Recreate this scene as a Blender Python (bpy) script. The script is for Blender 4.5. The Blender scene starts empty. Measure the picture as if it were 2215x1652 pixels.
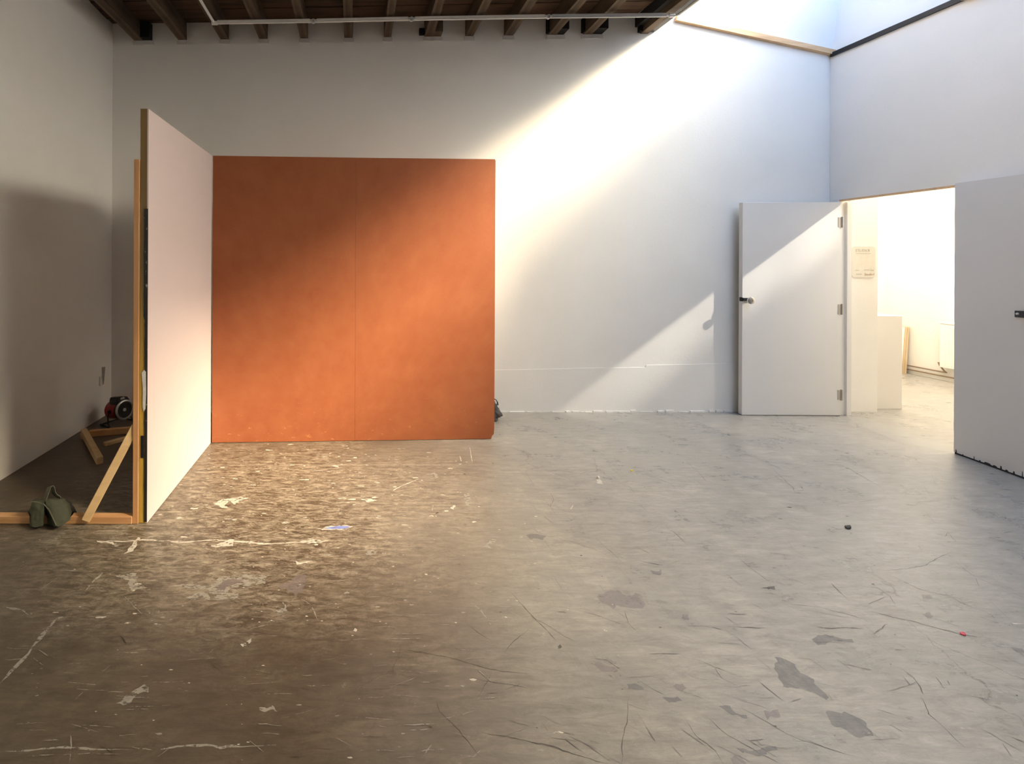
import bpy, bmesh, math, random
from mathutils import Vector, Matrix, noise

random.seed(7)
noise.seed_set(7)
S = bpy.context.scene
COL = S.collection

# ------------------------------------------------------------------ camera
F, CX, CY, H, ROLL = 969.0, 768.0, 565.0, 1.546, 0.004
cam = bpy.data.cameras.new('camera')
cam_o = bpy.data.objects.new('camera', cam)
COL.objects.link(cam_o)
cam.sensor_fit = 'HORIZONTAL'
cam.sensor_width = 36.0
cam.lens = 36.0 * F / 2215.0
cam.shift_x = (1107.5 - CX) / 2215.0
cam.shift_y = -(826.0 - CY) / 2215.0
cam.clip_start = 0.05
cam_o.matrix_world = Matrix.Translation((0, 0, H)) @ Matrix.Rotation(math.pi / 2, 4, 'X') @ Matrix.Rotation(ROLL, 4, 'Z')
S.camera = cam_o

# ------------------------------------------------------------------ exposure
S.view_settings.view_transform = 'Standard'
S.view_settings.look = 'None'
S.view_settings.gamma = 1.0
S.view_settings.use_curve_mapping = False
S.view_settings.exposure = 0.12
S.cycles.max_bounces = 10
S.cycles.diffuse_bounces = 7
S.cycles.glossy_bounces = 3
S.cycles.use_denoising = True
S.cycles.sample_clamp_indirect = 6.0

# ------------------------------------------------------------------ sky, sun, lamps
world = bpy.data.worlds.new('sky')
S.world = world
world.use_nodes = True
wn = world.node_tree
bg = wn.nodes['Background']
# hazy sky: blue overhead, a broad warm white glow low on the sun's side
SKY_BLUE, SKY_GLOW = (0.29, 0.56, 1.0), (1.0, 0.87, 0.64)
SKY_BASE, SKY_HAZE = 3.5, 45.0
_tc = wn.nodes.new('ShaderNodeTexCoord')
_dot = wn.nodes.new('ShaderNodeVectorMath')
_dot.operation = 'DOT_PRODUCT'
_dot.inputs[1].default_value = Vector((1.0, -0.25, 0.42)).normalized()
wn.links.new(_tc.outputs['Generated'], _dot.inputs[0])
_mx = wn.nodes.new('ShaderNodeMath')
_mx.operation = 'MAXIMUM'
wn.links.new(_dot.outputs['Value'], _mx.inputs[0])
_mx.inputs[1].default_value = 0.0
_pw = wn.nodes.new('ShaderNodeMath')
_pw.operation = 'POWER'
wn.links.new(_mx.outputs[0], _pw.inputs[0])
_pw.inputs[1].default_value = 5.0
_ma = wn.nodes.new('ShaderNodeVectorMath')
_ma.operation = 'MULTIPLY_ADD'
_ma.inputs[1].default_value = tuple(c * SKY_HAZE for c in SKY_GLOW)
_ma.inputs[2].default_value = tuple(c * SKY_BASE for c in SKY_BLUE)
wn.links.new(_pw.outputs[0], _ma.inputs[0])
wn.links.new(_ma.outputs[0], bg.inputs[0])
bg.inputs[1].default_value = 1.0

sun = bpy.data.lights.new('sun', 'SUN')
sun.energy = 17.0
sun.color = (1.0, 0.80, 0.52)
sun.angle = math.radians(16)
sun_o = bpy.data.objects.new('sun', sun)
COL.objects.link(sun_o)
sun_o.rotation_euler = Vector((-1.0, 0.60, -0.82)).to_track_quat('-Z', 'Y').to_euler()

# daylight comes in through the roof light: portals fill its sloping and its flat opening
for _loc, _sx, _sy, _d in (((4.02, .80, 4.30), 2.20, 2.10, (-.54, 0, -.84)), ((4.09, 3.23, 4.84), 2.0, 2.76, (0, 0, -1))):
    port = bpy.data.lights.new('roof_light_portal', 'AREA')
    port.shape = 'RECTANGLE'
    port.size, port.size_y = _sx, _sy
    port.cycles.is_portal = True
    port_o = bpy.data.objects.new('roof_light_portal', port)
    COL.objects.link(port_o)
    z_ = -Vector(_d).normalized()
    y_ = Vector((0, 1, 0))
    x_ = y_.cross(z_)
    port_o.matrix_world = Matrix.Translation(_loc) @ Matrix((x_, y_, z_)).transposed().to_4x4()

def lamp_area(name, loc, sx, sy, power, color, direction=(0, 0, -1)):
    l = bpy.data.lights.new(name, 'AREA')
    l.shape = 'RECTANGLE'
    l.size, l.size_y, l.energy, l.color = sx, sy, power, color
    o = bpy.data.objects.new(name, l)
    COL.objects.link(o)
    o.location = loc
    o.rotation_euler = Vector(direction).to_track_quat('-Z', 'Y').to_euler()
    return o

# unseen ceiling lamp of the next room; spots added to draw the doorway streak
lamp_area('next_room_ceiling_lamp', (6.6, 4.75, 3.66), 1.2, 2.4, 165, (1.0, 0.89, 0.74))
def lamp_spot(target, power, cone, radius=.03):
    l = bpy.data.lights.new('streak_helper_spot', 'SPOT')
    l.energy, l.color, l.shadow_soft_size = power, (1.0, .90, .74), radius
    l.spot_size, l.spot_blend = math.radians(cone), 1.0
    o = bpy.data.objects.new('streak_helper_spot', l)
    COL.objects.link(o)
    o.location = (6.75, 3.16, 3.53)
    o.rotation_euler = (Vector(target) - Vector(o.location)).to_track_quat('-Z', 'Y').to_euler()
lamp_spot((4.35, 4.60, 1.62), 330, 13)
lamp_spot((3.45, 4.60, .93), 420, 11)
lamp_spot((2.75, 4.60, .36), 520, 10)
lamp_spot((3.7, 4.6, .9), 160, 40)

# ------------------------------------------------------------------ helpers
def fpt(x, y, z=0.0):
    """point on the level z seen at photo position x, y"""
    u, v = x - CX, y - CY
    Y = F * (H - z) / (v - ROLL * u)
    return Vector(((u + ROLL * v) * Y / F, Y, z))

def at(x, y, Y):
    u, v = x - CX, y - CY
    return Vector(((u + ROLL * v) * Y / F, Y, H - (v - ROLL * u) * Y / F))

def link(o):
    COL.objects.link(o)
    return o

def thing(name, label, cat, loc=(0, 0, 0), group=None):
    o = link(bpy.data.objects.new(name, None))
    o.empty_display_size = 0.1
    o.location = loc
    tag(o, label, cat, group)
    return o

def tag(o, label, cat, group=None):
    o['label'] = label
    o['category'] = cat
    if group:
        o['group'] = group
    return o

def obj(name, bm, mat, parent=None, smooth=False, label=None):
    mats = mat if isinstance(mat, (list, tuple)) else [mat]
    off = Vector((0, 0, 0))
    p = parent
    while p is not None:
        off += Vector(p.location)
        p = p.parent
    for v in bm.verts:
        v.co -= off
    bmesh.ops.recalc_face_normals(bm, faces=bm.faces[:])
    me = bpy.data.meshes.new(name)
    bm.to_mesh(me)
    bm.free()
    for m in mats:
        me.materials.append(m)
    if smooth:
        for poly in me.polygons:
            poly.use_smooth = True
        try:
            me.set_sharp_from_angle(angle=math.radians(40))
        except Exception:
            pass
    o = link(bpy.data.objects.new(name, me))
    if parent is not None:
        o.parent = parent
    if label:
        o['label'] = label
    return o

def struct(name, bm, mat, parent=None, smooth=False):
    o = obj(name, bm, mat, parent, smooth)
    if parent is None:
        o['kind'] = 'structure'
    return o

def B():
    return bmesh.new()

def hexa(bm, p, mi=0):
    """8 points: bottom ring then top ring"""
    vs = [bm.verts.new(q) for q in p]
    for f in ((3, 2, 1, 0), (4, 5, 6, 7), (0, 1, 5, 4), (1, 2, 6, 5), (2, 3, 7, 6), (3, 0, 4, 7)):
        bm.faces.new([vs[i] for i in f]).material_index = mi
    return vs

def box(bm, x0, x1, y0, y1, z0, z1, mi=0):
    return hexa(bm, [(x0, y0, z0), (x1, y0, z0), (x1, y1, z0), (x0, y1, z0),
                     (x0, y0, z1), (x1, y0, z1), (x1, y1, z1), (x0, y1, z1)], mi)

def beam(bm, a, b, w, h, up=(0, 0, 1), mi=0):
    """square timber from a to b (centre line), w across, h along up"""
    a, b = Vector(a), Vector(b)
    d = (b - a).normalized()
    s = d.cross(Vector(up)).normalized()
    u = s.cross(d).normalized()
    s *= w / 2
    u *= h / 2
    return hexa(bm, [a - s - u, a + s - u, b + s - u, b - s - u, a - s + u, a + s + u, b + s + u, b - s + u], mi)

def tube(bm, pts, r, n=10, cap=True):
    pts = [Vector(p) for p in pts]
    rings = []
    prev = None
    for i, p in enumerate(pts):
        if i == 0:
            d = pts[1] - p
        elif i == len(pts) - 1:
            d = p - pts[-2]
        else:
            d = (pts[i + 1] - p).normalized() + (p - pts[i - 1]).normalized()
        d.normalize()
        ref = prev if prev is not None else (Vector((0, 0, 1)) if abs(d.z) < .9 else Vector((1, 0, 0)))
        s = d.cross(ref).normalized()
        u = s.cross(d).normalized()
        prev = u
        rings.append([bm.verts.new(p + (s * math.cos(t) + u * math.sin(t)) * r)
                      for t in [2 * math.pi * k / n for k in range(n)]])
    for a, b in zip(rings, rings[1:]):
        for k in range(n):
            bm.faces.new((a[k], a[(k + 1) % n], b[(k + 1) % n], b[k]))
    if cap:
        bm.faces.new(rings[0][::-1])
        bm.faces.new(rings[-1])

def lathe(bm, origin, axis, prof, n=32):
    """prof: (distance along the axis, radius)"""
    o, d = Vector(origin), Vector(axis).normalized()
    s = d.cross(Vector((0, 0, 1))).normalized()
    u = s.cross(d).normalized()
    rings = []
    for t, r in prof:
        c = o + d * t
        if r < 1e-6:
            rings.append([bm.verts.new(c)])
        else:
            rings.append([bm.verts.new(c + (s * math.cos(a) + u * math.sin(a)) * r)
                          for a in [2 * math.pi * k / n for k in range(n)]])
    for a, b in zip(rings, rings[1:]):
        for k in range(n):
            k2 = (k + 1) % n
            if len(a) == 1 and len(b) == 1:
                continue
            if len(a) == 1:
                bm.faces.new((a[0], b[k2], b[k]))
            elif len(b) == 1:
                bm.faces.new((a[k], a[k2], b[0]))
            else:
                bm.faces.new((a[k], a[k2], b[k2], b[k]))

def bevel(bm, w, seg=1):
    bmesh.ops.bevel(bm, geom=bm.edges[:], offset=w, segments=seg, affect='EDGES', profile=.5)

def rough_edges(bm, cuts, amp, scale=4.0):
    bmesh.ops.subdivide_edges(bm, edges=bm.edges[:], cuts=cuts, use_grid_fill=True)
    for v in bm.verts:
        v.co += noise.noise_vector(v.co * scale) * amp

# ------------------------------------------------------------------ materials
class NT:
    def __init__(self, name):
        self.m = bpy.data.materials.new(name)
        self.m.use_nodes = True
        self.t = self.m.node_tree
        self.p = self.t.nodes['Principled BSDF']
        self.tc = self.n('ShaderNodeTexCoord')

    def n(self, kind, **kw):
        nd = self.t.nodes.new(kind)
        for k, v in kw.items():
            setattr(nd, k, v)
        return nd

    def l(self, a, b):
        self.t.links.new(a, b)

    def noise(self, scale=(1, 1, 1), s=1.0, detail=4, rough=.55, dist=0.0, vec=None):
        mp = self.n('ShaderNodeMapping')
        mp.inputs['Scale'].default_value = scale
        self.l(vec or self.tc.outputs['Object'], mp.inputs['Vector'])
        nz = self.n('ShaderNodeTexNoise')
        nz.inputs['Scale'].default_value = s
        nz.inputs['Detail'].default_value = detail
        nz.inputs['Roughness'].default_value = rough
        nz.inputs['Distortion'].default_value = dist
        self.l(mp.outputs[0], nz.inputs['Vector'])
        return nz.outputs['Fac']

    def ramp(self, fac, stops):
        r = self.n('ShaderNodeValToRGB')
        e = r.color_ramp.elements
        while len(e) < len(stops):
            e.new(.5)
        for el, (p, c) in zip(e, stops):
            el.position = p
            el.color = (c, c, c, 1) if not isinstance(c, (tuple, list)) else tuple(c) + (1,)
        self.l(fac, r.inputs[0])
        return r.outputs[0]

    def mix(self, fac, a, b, mode='MIX'):
        mx = self.n('ShaderNodeMix', data_type='RGBA', blend_type=mode)
        for sock, v in ((mx.inputs[0], fac), (mx.inputs[6], a), (mx.inputs[7], b)):
            if isinstance(v, bpy.types.NodeSocket):
                self.l(v, sock)
            elif isinstance(v, (tuple, list)):
                sock.default_value = tuple(v) + (1,)
            else:
                sock.default_value = v
        return mx.outputs[2]

    def math(self, op, a, b=0.0, clamp=False):
        m = self.n('ShaderNodeMath', operation=op, use_clamp=clamp)
        for sock, v in ((m.inputs[0], a), (m.inputs[1], b)):
            if isinstance(v, bpy.types.NodeSocket):
                self.l(v, sock)
            else:
                sock.default_value = v
        return m.outputs[0]

    def base(self, c):
        if isinstance(c, bpy.types.NodeSocket):
            self.l(c, self.p.inputs['Base Color'])
        else:
            self.p.inputs['Base Color'].default_value = tuple(c) + (1,)

    def rough(self, v):
        if isinstance(v, bpy.types.NodeSocket):
            self.l(v, self.p.inputs['Roughness'])
        else:
            self.p.inputs['Roughness'].default_value = v

    def bump(self, h, strength=.2, dist=.01):
        b = self.n('ShaderNodeBump')
        b.inputs['Strength'].default_value = strength
        b.inputs['Distance'].default_value = dist
        self.l(h, b.inputs['Height'])
        self.l(b.outputs[0], self.p.inputs['Normal'])

def plaster(name, c, var=.06, bump=.12, rough=.75):
    k = NT(name)
    a = k.noise(s=.9, detail=5)
    b = k.noise(s=45, detail=3)
    d = tuple(x * (1 - var) for x in c)
    k.base(k.mix(k.ramp(a, [(.35, 0), (.65, 1)]), d, c))
    k.rough(rough)
    k.p.inputs['Specular IOR Level'].default_value = .3
    hh = k.math('ADD', k.math('MULTIPLY', a, 2.0), b)
    k.bump(hh, bump, .006)
    return k.m

def plain(name, c, rough=.5, metal=0.0, var=.08, spec=.4, s=20):
    k = NT(name)
    a = k.noise(s=s, detail=3)
    k.base(k.mix(a, tuple(x * (1 - var) for x in c), tuple(min(1, x * (1 + var)) for x in c)))
    k.rough(rough)
    k.p.inputs['Metallic'].default_value = metal
    k.p.inputs['Specular IOR Level'].default_value = spec
    return k.m

def wood(name, dark, light, axis=0, fine=26.0, rough=.6, bump=.15, streak=.5):
    k = NT(name)
    sc = [fine, fine, fine]
    sc[axis] = 1.3
    g = k.noise(scale=tuple(sc), s=1.0, detail=5, rough=.6, dist=.4)
    kn = k.noise(s=3.5, detail=2)
    f = k.math('ADD', k.math('MULTIPLY', g, streak + .4), k.math('MULTIPLY', kn, .4))
    k.base(k.mix(k.ramp(f, [(.32, 0), (.72, 1)]), dark, light))
    k.rough(rough)
    k.p.inputs['Specular IOR Level'].default_value = .3
    k.bump(g, bump, .004)
    return k.m

M = {}
M['wall'] = plaster('white_wall_paint', (.88, .865, .83))
M['shaft_white'] = plaster('white_shaft_paint', (.86, .86, .855))  # slightly cooler white of the roof light shaft and frame
M['wall_next'] = plaster('cream_wall_paint', (.82, .80, .75), bump=.05)
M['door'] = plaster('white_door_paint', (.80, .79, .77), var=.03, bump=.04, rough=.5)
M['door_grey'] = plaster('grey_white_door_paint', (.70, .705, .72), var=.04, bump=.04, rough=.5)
M['pink'] = plaster('pale_pink_paint', (.65, .56, .545), var=.03, bump=.04)
M['joist_y'] = wood('old_joist_wood', (.028, .018, .011), (.12, .083, .053), axis=1, fine=22, rough=.75, bump=.5)
M['board_ceiling'] = wood('dark_ceiling_board_wood', (.016, .009, .006), (.105, .060, .036), axis=0, fine=16, rough=.8, bump=.6)
M['pine_x'] = wood('pine_wood_lengthways', (.42, .20, .085), (.62, .36, .17), axis=0)
M['pine_z'] = wood('pine_wood_upright', (.40, .19, .08), (.60, .33, .15), axis=2)
M['pine_pale'] = wood('pale_pine_wood', (.55, .36, .17), (.72, .52, .28), axis=0, fine=18)
M['rail_wood'] = wood('tan_rail_wood', (.50, .30, .16), (.72, .50, .30), axis=0)
M['dark_metal'] = plain('dark_metal', (.045, .045, .048), .45, .6)
M['black'] = plain('black_paint', (.012, .013, .018), .5)
M['black_rubber'] = plain('black_plastic', (.012, .012, .013), .55)
M['chrome'] = plain('worn_chrome', (.62, .60, .56), .22, 1.0)
M['steel_ring'] = plain('silver_ring_metal', (.55, .55, .55), .35, 1.0)
M['conduit'] = plain('white_conduit_paint', (.82, .80, .76), .4)
M['conduit_grey'] = plain('galvanised_conduit', (.62, .62, .62), .4, .2)
M['red'] = plain('red_enamel', (.30, .012, .018), .35)
M['tag_grey'] = plain('pale_tag', (.38, .37, .35), .5)
M['olive'] = plain('olive_canvas', (.052, .056, .034), .85, var=.2, s=60)
M['olive_strap'] = plain('olive_webbing', (.10, .10, .066), .85, var=.2, s=80)
M['charcoal_bag'] = plain('charcoal_canvas', (.055, .052, .055), .7, var=.2, s=60)
M['paper'] = plain('white_paper', (.8, .8, .78), .7)
M['yellow_paper'] = plain('yellow_plastic', (.85, .75, .06), .5)
M['red_paper'] = plain('pink_red_plastic', (.75, .10, .13), .5)
M['dark_chip'] = plain('dark_chip', (.06, .055, .05), .7)
M['sign'] = plain('cream_sign_card', (.74, .71, .64), .5)
M['ink'] = plain('grey_ink', (.50, .48, .43), .7)
M['ink_red'] = plain('red_brown_ink', (.52, .36, .31), .7)
M['hinge'] = plain('painted_hinge', (.50, .46, .40), .45, .2)
M['radiator'] = plain('white_radiator_enamel', (.80, .78, .74), .35)
M['copper'] = plain('dull_copper_pipe', (.30, .22, .15), .4, .5)
M['plinth'] = plaster('white_plinth_paint', (.76, .74, .71), var=.02, bump=.02)
M['sheet_edge'] = wood('ply_edge_wood', (.45, .32, .18), (.68, .54, .35), axis=2, fine=40)
M['sheet_white'] = plain('white_faced_sheet', (.80, .78, .73), .5)
M['tape'] = plain('torn_white_tape', (.68, .68, .66), .7, var=.25, s=40)
M['lip'] = plaster('plaster_lip', (.70, .68, .65))
M['scrape'] = plain('bare_grey_plaster', (.30, .28, .25), .9, var=.25)
M['scuff'] = plain('dark_scuff', (.05, .05, .055), .8)
M['void'] = plain('dark_pocket_fill', (.010, .009, .009), .9)  # near black, for the shaded pockets around the joist ends

def orange_mat():
    k = NT('burnt_orange_paint')
    a = k.noise(s=2.2, detail=6, rough=.65)
    b = k.noise(s=9, detail=5, rough=.7)
    f = k.math('ADD', k.math('MULTIPLY', a, .6), k.math('MULTIPLY', b, .4))
    c = k.mix(k.ramp(f, [(.36, 0), (.66, 1)]), (.265, .078, .032), (.315, .106, .046))
    # chalky scuffs low down
    sep = k.n('ShaderNodeSeparateXYZ')
    k.l(k.tc.outputs['Object'], sep.inputs[0])
    low = k.math('SUBTRACT', 1.0, k.math('MULTIPLY', sep.outputs['Z'], 2.4), True)
    sc = k.noise(scale=(14, 14, 30), s=1, detail=4, rough=.75)
    sc = k.ramp(sc, [(.62, 0), (.72, 1)])
    c = k.mix(k.math('MULTIPLY', k.math('MULTIPLY', sc, low), .45), c, (.72, .34, .18))
    k.base(c)
    k.rough(.62)
    k.p.inputs['Specular IOR Level'].default_value = .25
    k.bump(b, .05, .004)
    return k.m
M['orange'] = orange_mat()

def yellow_mat():
    k = NT('chipped_yellow_paint')
    a = k.noise(scale=(30, 30, 9), s=1, detail=5, rough=.7)
    z = k.noise(scale=(1, 1, 1.1), s=1.0, detail=2)
    sep = k.n('ShaderNodeSeparateXYZ')
    k.l(k.tc.outputs['Object'], sep.inputs[0])
    zz = k.math('ADD', k.math('MULTIPLY', sep.outputs['Z'], .5), k.math('MULTIPLY', z, .25))
    c = k.mix(k.ramp(zz, [(.50, 0), (.85, 1)]), (.56, .36, .055), (.20, .125, .042))
    c = k.mix(k.ramp(a, [(.66, 0), (.70, 1)]), c, (.05, .035, .02))
    k.base(c)
    k.rough(.5)
    k.bump(a, .3, .003)
    return k.m
M['yellow'] = yellow_mat()

def black_edge_mat():
    k = NT('chipped_black_edge')
    a = k.noise(scale=(60, 60, 26), s=1, detail=5, rough=.7)
    g = k.noise(s=2.0, detail=2)
    c = k.mix(k.ramp(a, [(.64, 0), (.68, 1)]), (.014, .014, .013), (.34, .34, .31))
    k.base(k.mix(k.ramp(g, [(.68, 0), (.74, 1)]), c, (.03, .10, .06)))
    k.rough(.55)
    return k.m
M['black_edge'] = black_edge_mat()

def floor_mat(name='worn_concrete_floor', tint=None, amt=0.0, worn=0.0):
    k = NT(name)
    big = k.noise(s=.55, detail=4, rough=.55)
    streak = k.noise(scale=(6.0, 26, 1), s=1, detail=10, rough=.80, dist=.5)
    streak2 = k.noise(scale=(9, 120, 1), s=1, detail=4, rough=.7)
    med = k.noise(s=3.2, detail=8, rough=.65)
    fine = k.noise(s=90, detail=4, rough=.7)
    sep = k.n('ShaderNodeSeparateXYZ')
    k.l(k.tc.outputs['Object'], sep.inputs[0])
    zone = k.math('ADD', sep.outputs['X'], k.math('MULTIPLY', k.math('SUBTRACT', big, .5), 2.2))
    mr = k.n('ShaderNodeMapRange', interpolation_type='SMOOTHSTEP')
    k.l(zone, mr.inputs['Value'])
    mr.inputs['From Min'].default_value = -.4
    mr.inputs['From Max'].default_value = 1.8
    zf = mr.outputs['Result']
    brown = k.mix(k.ramp(streak, [(.27, 0), (.75, 1)]), (.046, .035, .024), (.185, .146, .101))
    grey = k.mix(k.ramp(streak, [(.30, 0), (.70, 1)]), (.25, .235, .207), (.52, .49, .437))
    c = k.mix(zf, brown, grey)
    c = k.mix(k.ramp(med, [(.38, .55), (.62, 0)]), c, k.mix(zf, (.070, .053, .038), (.27, .26, .245)))
    c = k.mix(k.math('MULTIPLY', k.ramp(streak2, [(.58, 0), (.74, 1)]), .5), c, k.mix(zf, (.09, .07, .05), (.20, .19, .18)))
    c = k.mix(k.math('MULTIPLY', k.ramp(fine, [(.60, 0), (.75, 1)]), .30), c, (.10, .09, .08))
    # pale worn flecks drawn out along the boards
    fl = k.noise(scale=(11, 46, 1), s=1, detail=5, rough=.72)
    fm = k.noise(s=1.1, detail=3)
    fl = k.math('MULTIPLY', k.ramp(fl, [(.655, 0), (.70, 1)]), k.ramp(fm, [(.40, 0), (.62, 1)]))
    c = k.mix(k.math('MULTIPLY', fl, .55), c, (.60, .56, .47))
    # worn flecks before the two panels, paled further to brighten the sun patch
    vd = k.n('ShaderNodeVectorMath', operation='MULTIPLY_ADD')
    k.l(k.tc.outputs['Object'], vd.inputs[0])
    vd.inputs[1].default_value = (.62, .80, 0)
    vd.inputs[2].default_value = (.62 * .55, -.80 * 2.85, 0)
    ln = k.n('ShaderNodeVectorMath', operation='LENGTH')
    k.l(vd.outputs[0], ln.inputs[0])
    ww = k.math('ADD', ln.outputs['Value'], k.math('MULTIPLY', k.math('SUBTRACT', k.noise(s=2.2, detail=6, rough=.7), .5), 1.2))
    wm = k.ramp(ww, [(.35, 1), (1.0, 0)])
    sunlit_wear = k.noise(scale=(10, 34, 1), s=1, detail=10, rough=.84, dist=.6)
    wr = k.ramp(sunlit_wear, [(.44, 0), (.66, 1)])
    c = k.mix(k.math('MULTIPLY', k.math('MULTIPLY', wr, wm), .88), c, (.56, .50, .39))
    # long scratches running away from the viewer over the grey slab
    sy1 = k.noise(scale=(95, 2.6, 1), s=1, detail=5, rough=.75, dist=.15)
    sm1 = k.noise(s=1.4, detail=4)
    sg = k.math('MULTIPLY', k.ramp(sy1, [(.57, 0), (.70, 1)]), k.ramp(sm1, [(.42, 0), (.6, 1)]))
    c = k.mix(k.math('MULTIPLY', k.math('MULTIPLY', sg, zf), .55), c, (.13, .12, .11))
    mo = k.noise(scale=(11, 15, 1), s=1, detail=10, rough=.85, dist=.6)
    c = k.mix(k.math('MULTIPLY', k.ramp(mo, [(.50, 0), (.64, 1)]), k.math('SUBTRACT', .42, k.math('MULTIPLY', zf, .35))), c, k.mix(zf, (.055, .043, .032), (.19, .18, .165)))
    # hairline cracks
    vo = k.n('ShaderNodeTexVoronoi', feature='DISTANCE_TO_EDGE')
    mp = k.n('ShaderNodeMapping')
    mp.inputs['Scale'].default_value = (1.5, 1.1, 1)
    mp.inputs['Rotation'].default_value = (0, 0, .6)
    wob = k.n('ShaderNodeTexNoise')
    wob.inputs['Scale'].default_value = 2.4
    wob.inputs['Detail'].default_value = 6
    k.l(k.tc.outputs['Object'], wob.inputs['Vector'])
    add = k.n('ShaderNodeVectorMath', operation='MULTIPLY_ADD')
    k.l(wob.outputs['Color'], add.inputs[0])
    add.inputs[1].default_value = (.7, .7, 0)
    k.l(k.tc.outputs['Object'], add.inputs[2])
    k.l(add.outputs[0], mp.inputs['Vector'])
    k.l(mp.outputs[0], vo.inputs['Vector'])
    vo.inputs['Scale'].default_value = 1.0
    cr = k.ramp(vo.outputs['Distance'], [(.0, 1), (.0045, 0)])
    cm = k.ramp(k.noise(s=.9, detail=2), [(.52, 0), (.60, 1)])
    c = k.mix(k.math('MULTIPLY', k.math('MULTIPLY', cr, cm), .6), c, (.07, .062, .055))
    if tint:
        pn = k.noise(s=26, detail=5, rough=.7)
        c = k.mix(k.math('MULTIPLY', k.ramp(pn, [(.25, .55), (.6, 1)]), amt), c, tint)
    if worn:
        al = k.noise(scale=(22, 50, 1), s=1, detail=7, rough=.75)
        k.l(k.ramp(al, [(worn, 0), (worn + .06, 1)]), k.p.inputs['Alpha'])
    k.base(c)
    rg = k.math('ADD', k.math('MULTIPLY', med, .35), k.math('MULTIPLY', streak, .15))
    k.rough(k.math('SUBTRACT', k.math('ADD', rg, .12), k.math('MULTIPLY', zf, .06)))
    k.p.inputs['Specular IOR Level'].default_value = .5
    hh = k.math('ADD', k.math('MULTIPLY', streak, .6), k.math('MULTIPLY', fine, .25))
    hh = k.math('ADD', hh, k.math('MULTIPLY', streak2, .3))
    k.bump(hh, .30, .006)
    return k.m
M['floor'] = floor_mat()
M['mark_white'] = floor_mat('dried_white_paint', (.68, .64, .56), .92, .40)
M['mark_pale'] = floor_mat('worn_grey_paint', (.42, .40, .35), .70, .43)
M['mark_dark'] = floor_mat('bare_dark_patch', (.13, .125, .13), .80, .30)
M['mark_mauve'] = floor_mat('mauve_patch', (.19, .165, .17), .75, .34)
M['mark_crack'] = floor_mat('crack_dirt', (.05, .043, .036), .95, .36)
M['mark_blue'] = floor_mat('blue_paint_stroke', (.22, .31, .74), .9)
M['mark_smooth'] = floor_mat('smooth_screed', (.37, .355, .32), .75)

# ------------------------------------------------------------------ room shell
XL, XR, YF = -2.48, 4.93, -4.6          # left wall, right wall, wall behind the viewer
ZR = 3.69                               # top of the right wall
def yb(X):                              # the back wall is not quite square to the view
    return 4.597 + .012 * X

FLOOR_MATS = ['floor', 'mark_white', 'mark_pale', 'mark_dark', 'mark_mauve', 'mark_crack', 'mark_blue', 'mark_smooth']
fb = B()
box(fb, -2.75, 8.2, YF - .2, 6.9, -.15, 0)

mark_z = [0.0004]
def poly_mark(pts, mi):
    mark_z[0] += .0000012
    vs = [fb.verts.new((p[0], p[1], mark_z[0])) for p in pts]
    try:
        fb.faces.new(vs).material_index = mi
    except ValueError:
        pass

def blob(c, rx, ry, mi, n=18, jag=.3, rot=0.0):
    ph = random.random() * 50
    pts = []
    for k in range(n):
        a = 2 * math.pi * k / n
        r = 1 + jag * noise.noise(Vector((math.cos(a) * 1.3 + ph, math.sin(a) * 1.3, ph)))  \
              + .4 * jag * noise.noise(Vector((math.cos(a) * 4 + ph, math.sin(a) * 4, ph)))
        x, y = rx * r * math.cos(a), ry * r * math.sin(a)
        pts.append((c[0] + x * math.cos(rot) - y * math.sin(rot), c[1] + x * math.sin(rot) + y * math.cos(rot)))
    poly_mark(pts, mi)

def outline(px, mi, sub=12, jag=.014):
    """closed outline given at photo positions"""
    w = [fpt(*p) for p in px]
    pts = []
    for a, b in zip(w, w[1:] + w[:1]):
        for k in range(sub):
            q = a.lerp(b, k / sub)
            pts.append(q + noise.noise_vector(q * 14) * jag + noise.noise_vector(q * 45) * jag * .8)
    poly_mark(pts, mi)

def strokeline(px, width, mi, sub=6, jag=.008, taper=True):
    """open line at photo positions, width in metres"""
    w = [fpt(*p) for p in px]
    pts = []
    for a, b in zip(w, w[1:]):
        for k in range(sub):
            pts.append(a.lerp(b, k / sub))
    pts.append(w[-1])
    for i, q in enumerate(pts):
        q += noise.noise_vector(q * 9) * jag + noise.noise_vector(q * 40) * jag * .5
        q.z = 0
    N = len(pts) - 1
    mark_z[0] += .0000012
    ring = []
    for i, q in enumerate(pts):
        d = (pts[min(i + 1, N)] - pts[max(i - 1, 0)]).normalized()
        s = Vector((-d.y, d.x, 0))
        t = i / N
        ww = width * (.55 if mi == 5 else 1) * (.25 + 1.5 * abs(noise.noise(q * 15)))
        if taper:
            ww *= max(.12, min(1, 5 * t, 5 * (1 - t)))
        z = Vector((0, 0, mark_z[0]))
        ring.append((fb.verts.new(q + s * ww / 2 + z), fb.verts.new(q - s * ww / 2 + z)))
    for a, b in zip(ring, ring[1:]):
        fb.faces.new((a[0], b[0], b[1], a[1])).material_index = mi

# screed beyond the doorway
outline([(1770, 905), (1850, 918), (1900, 938), (1960, 962), (2060, 979), (2061, 966), (1985, 945), (1935, 925), (1880, 905), (1830, 899)], 7, jag=.01)
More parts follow.
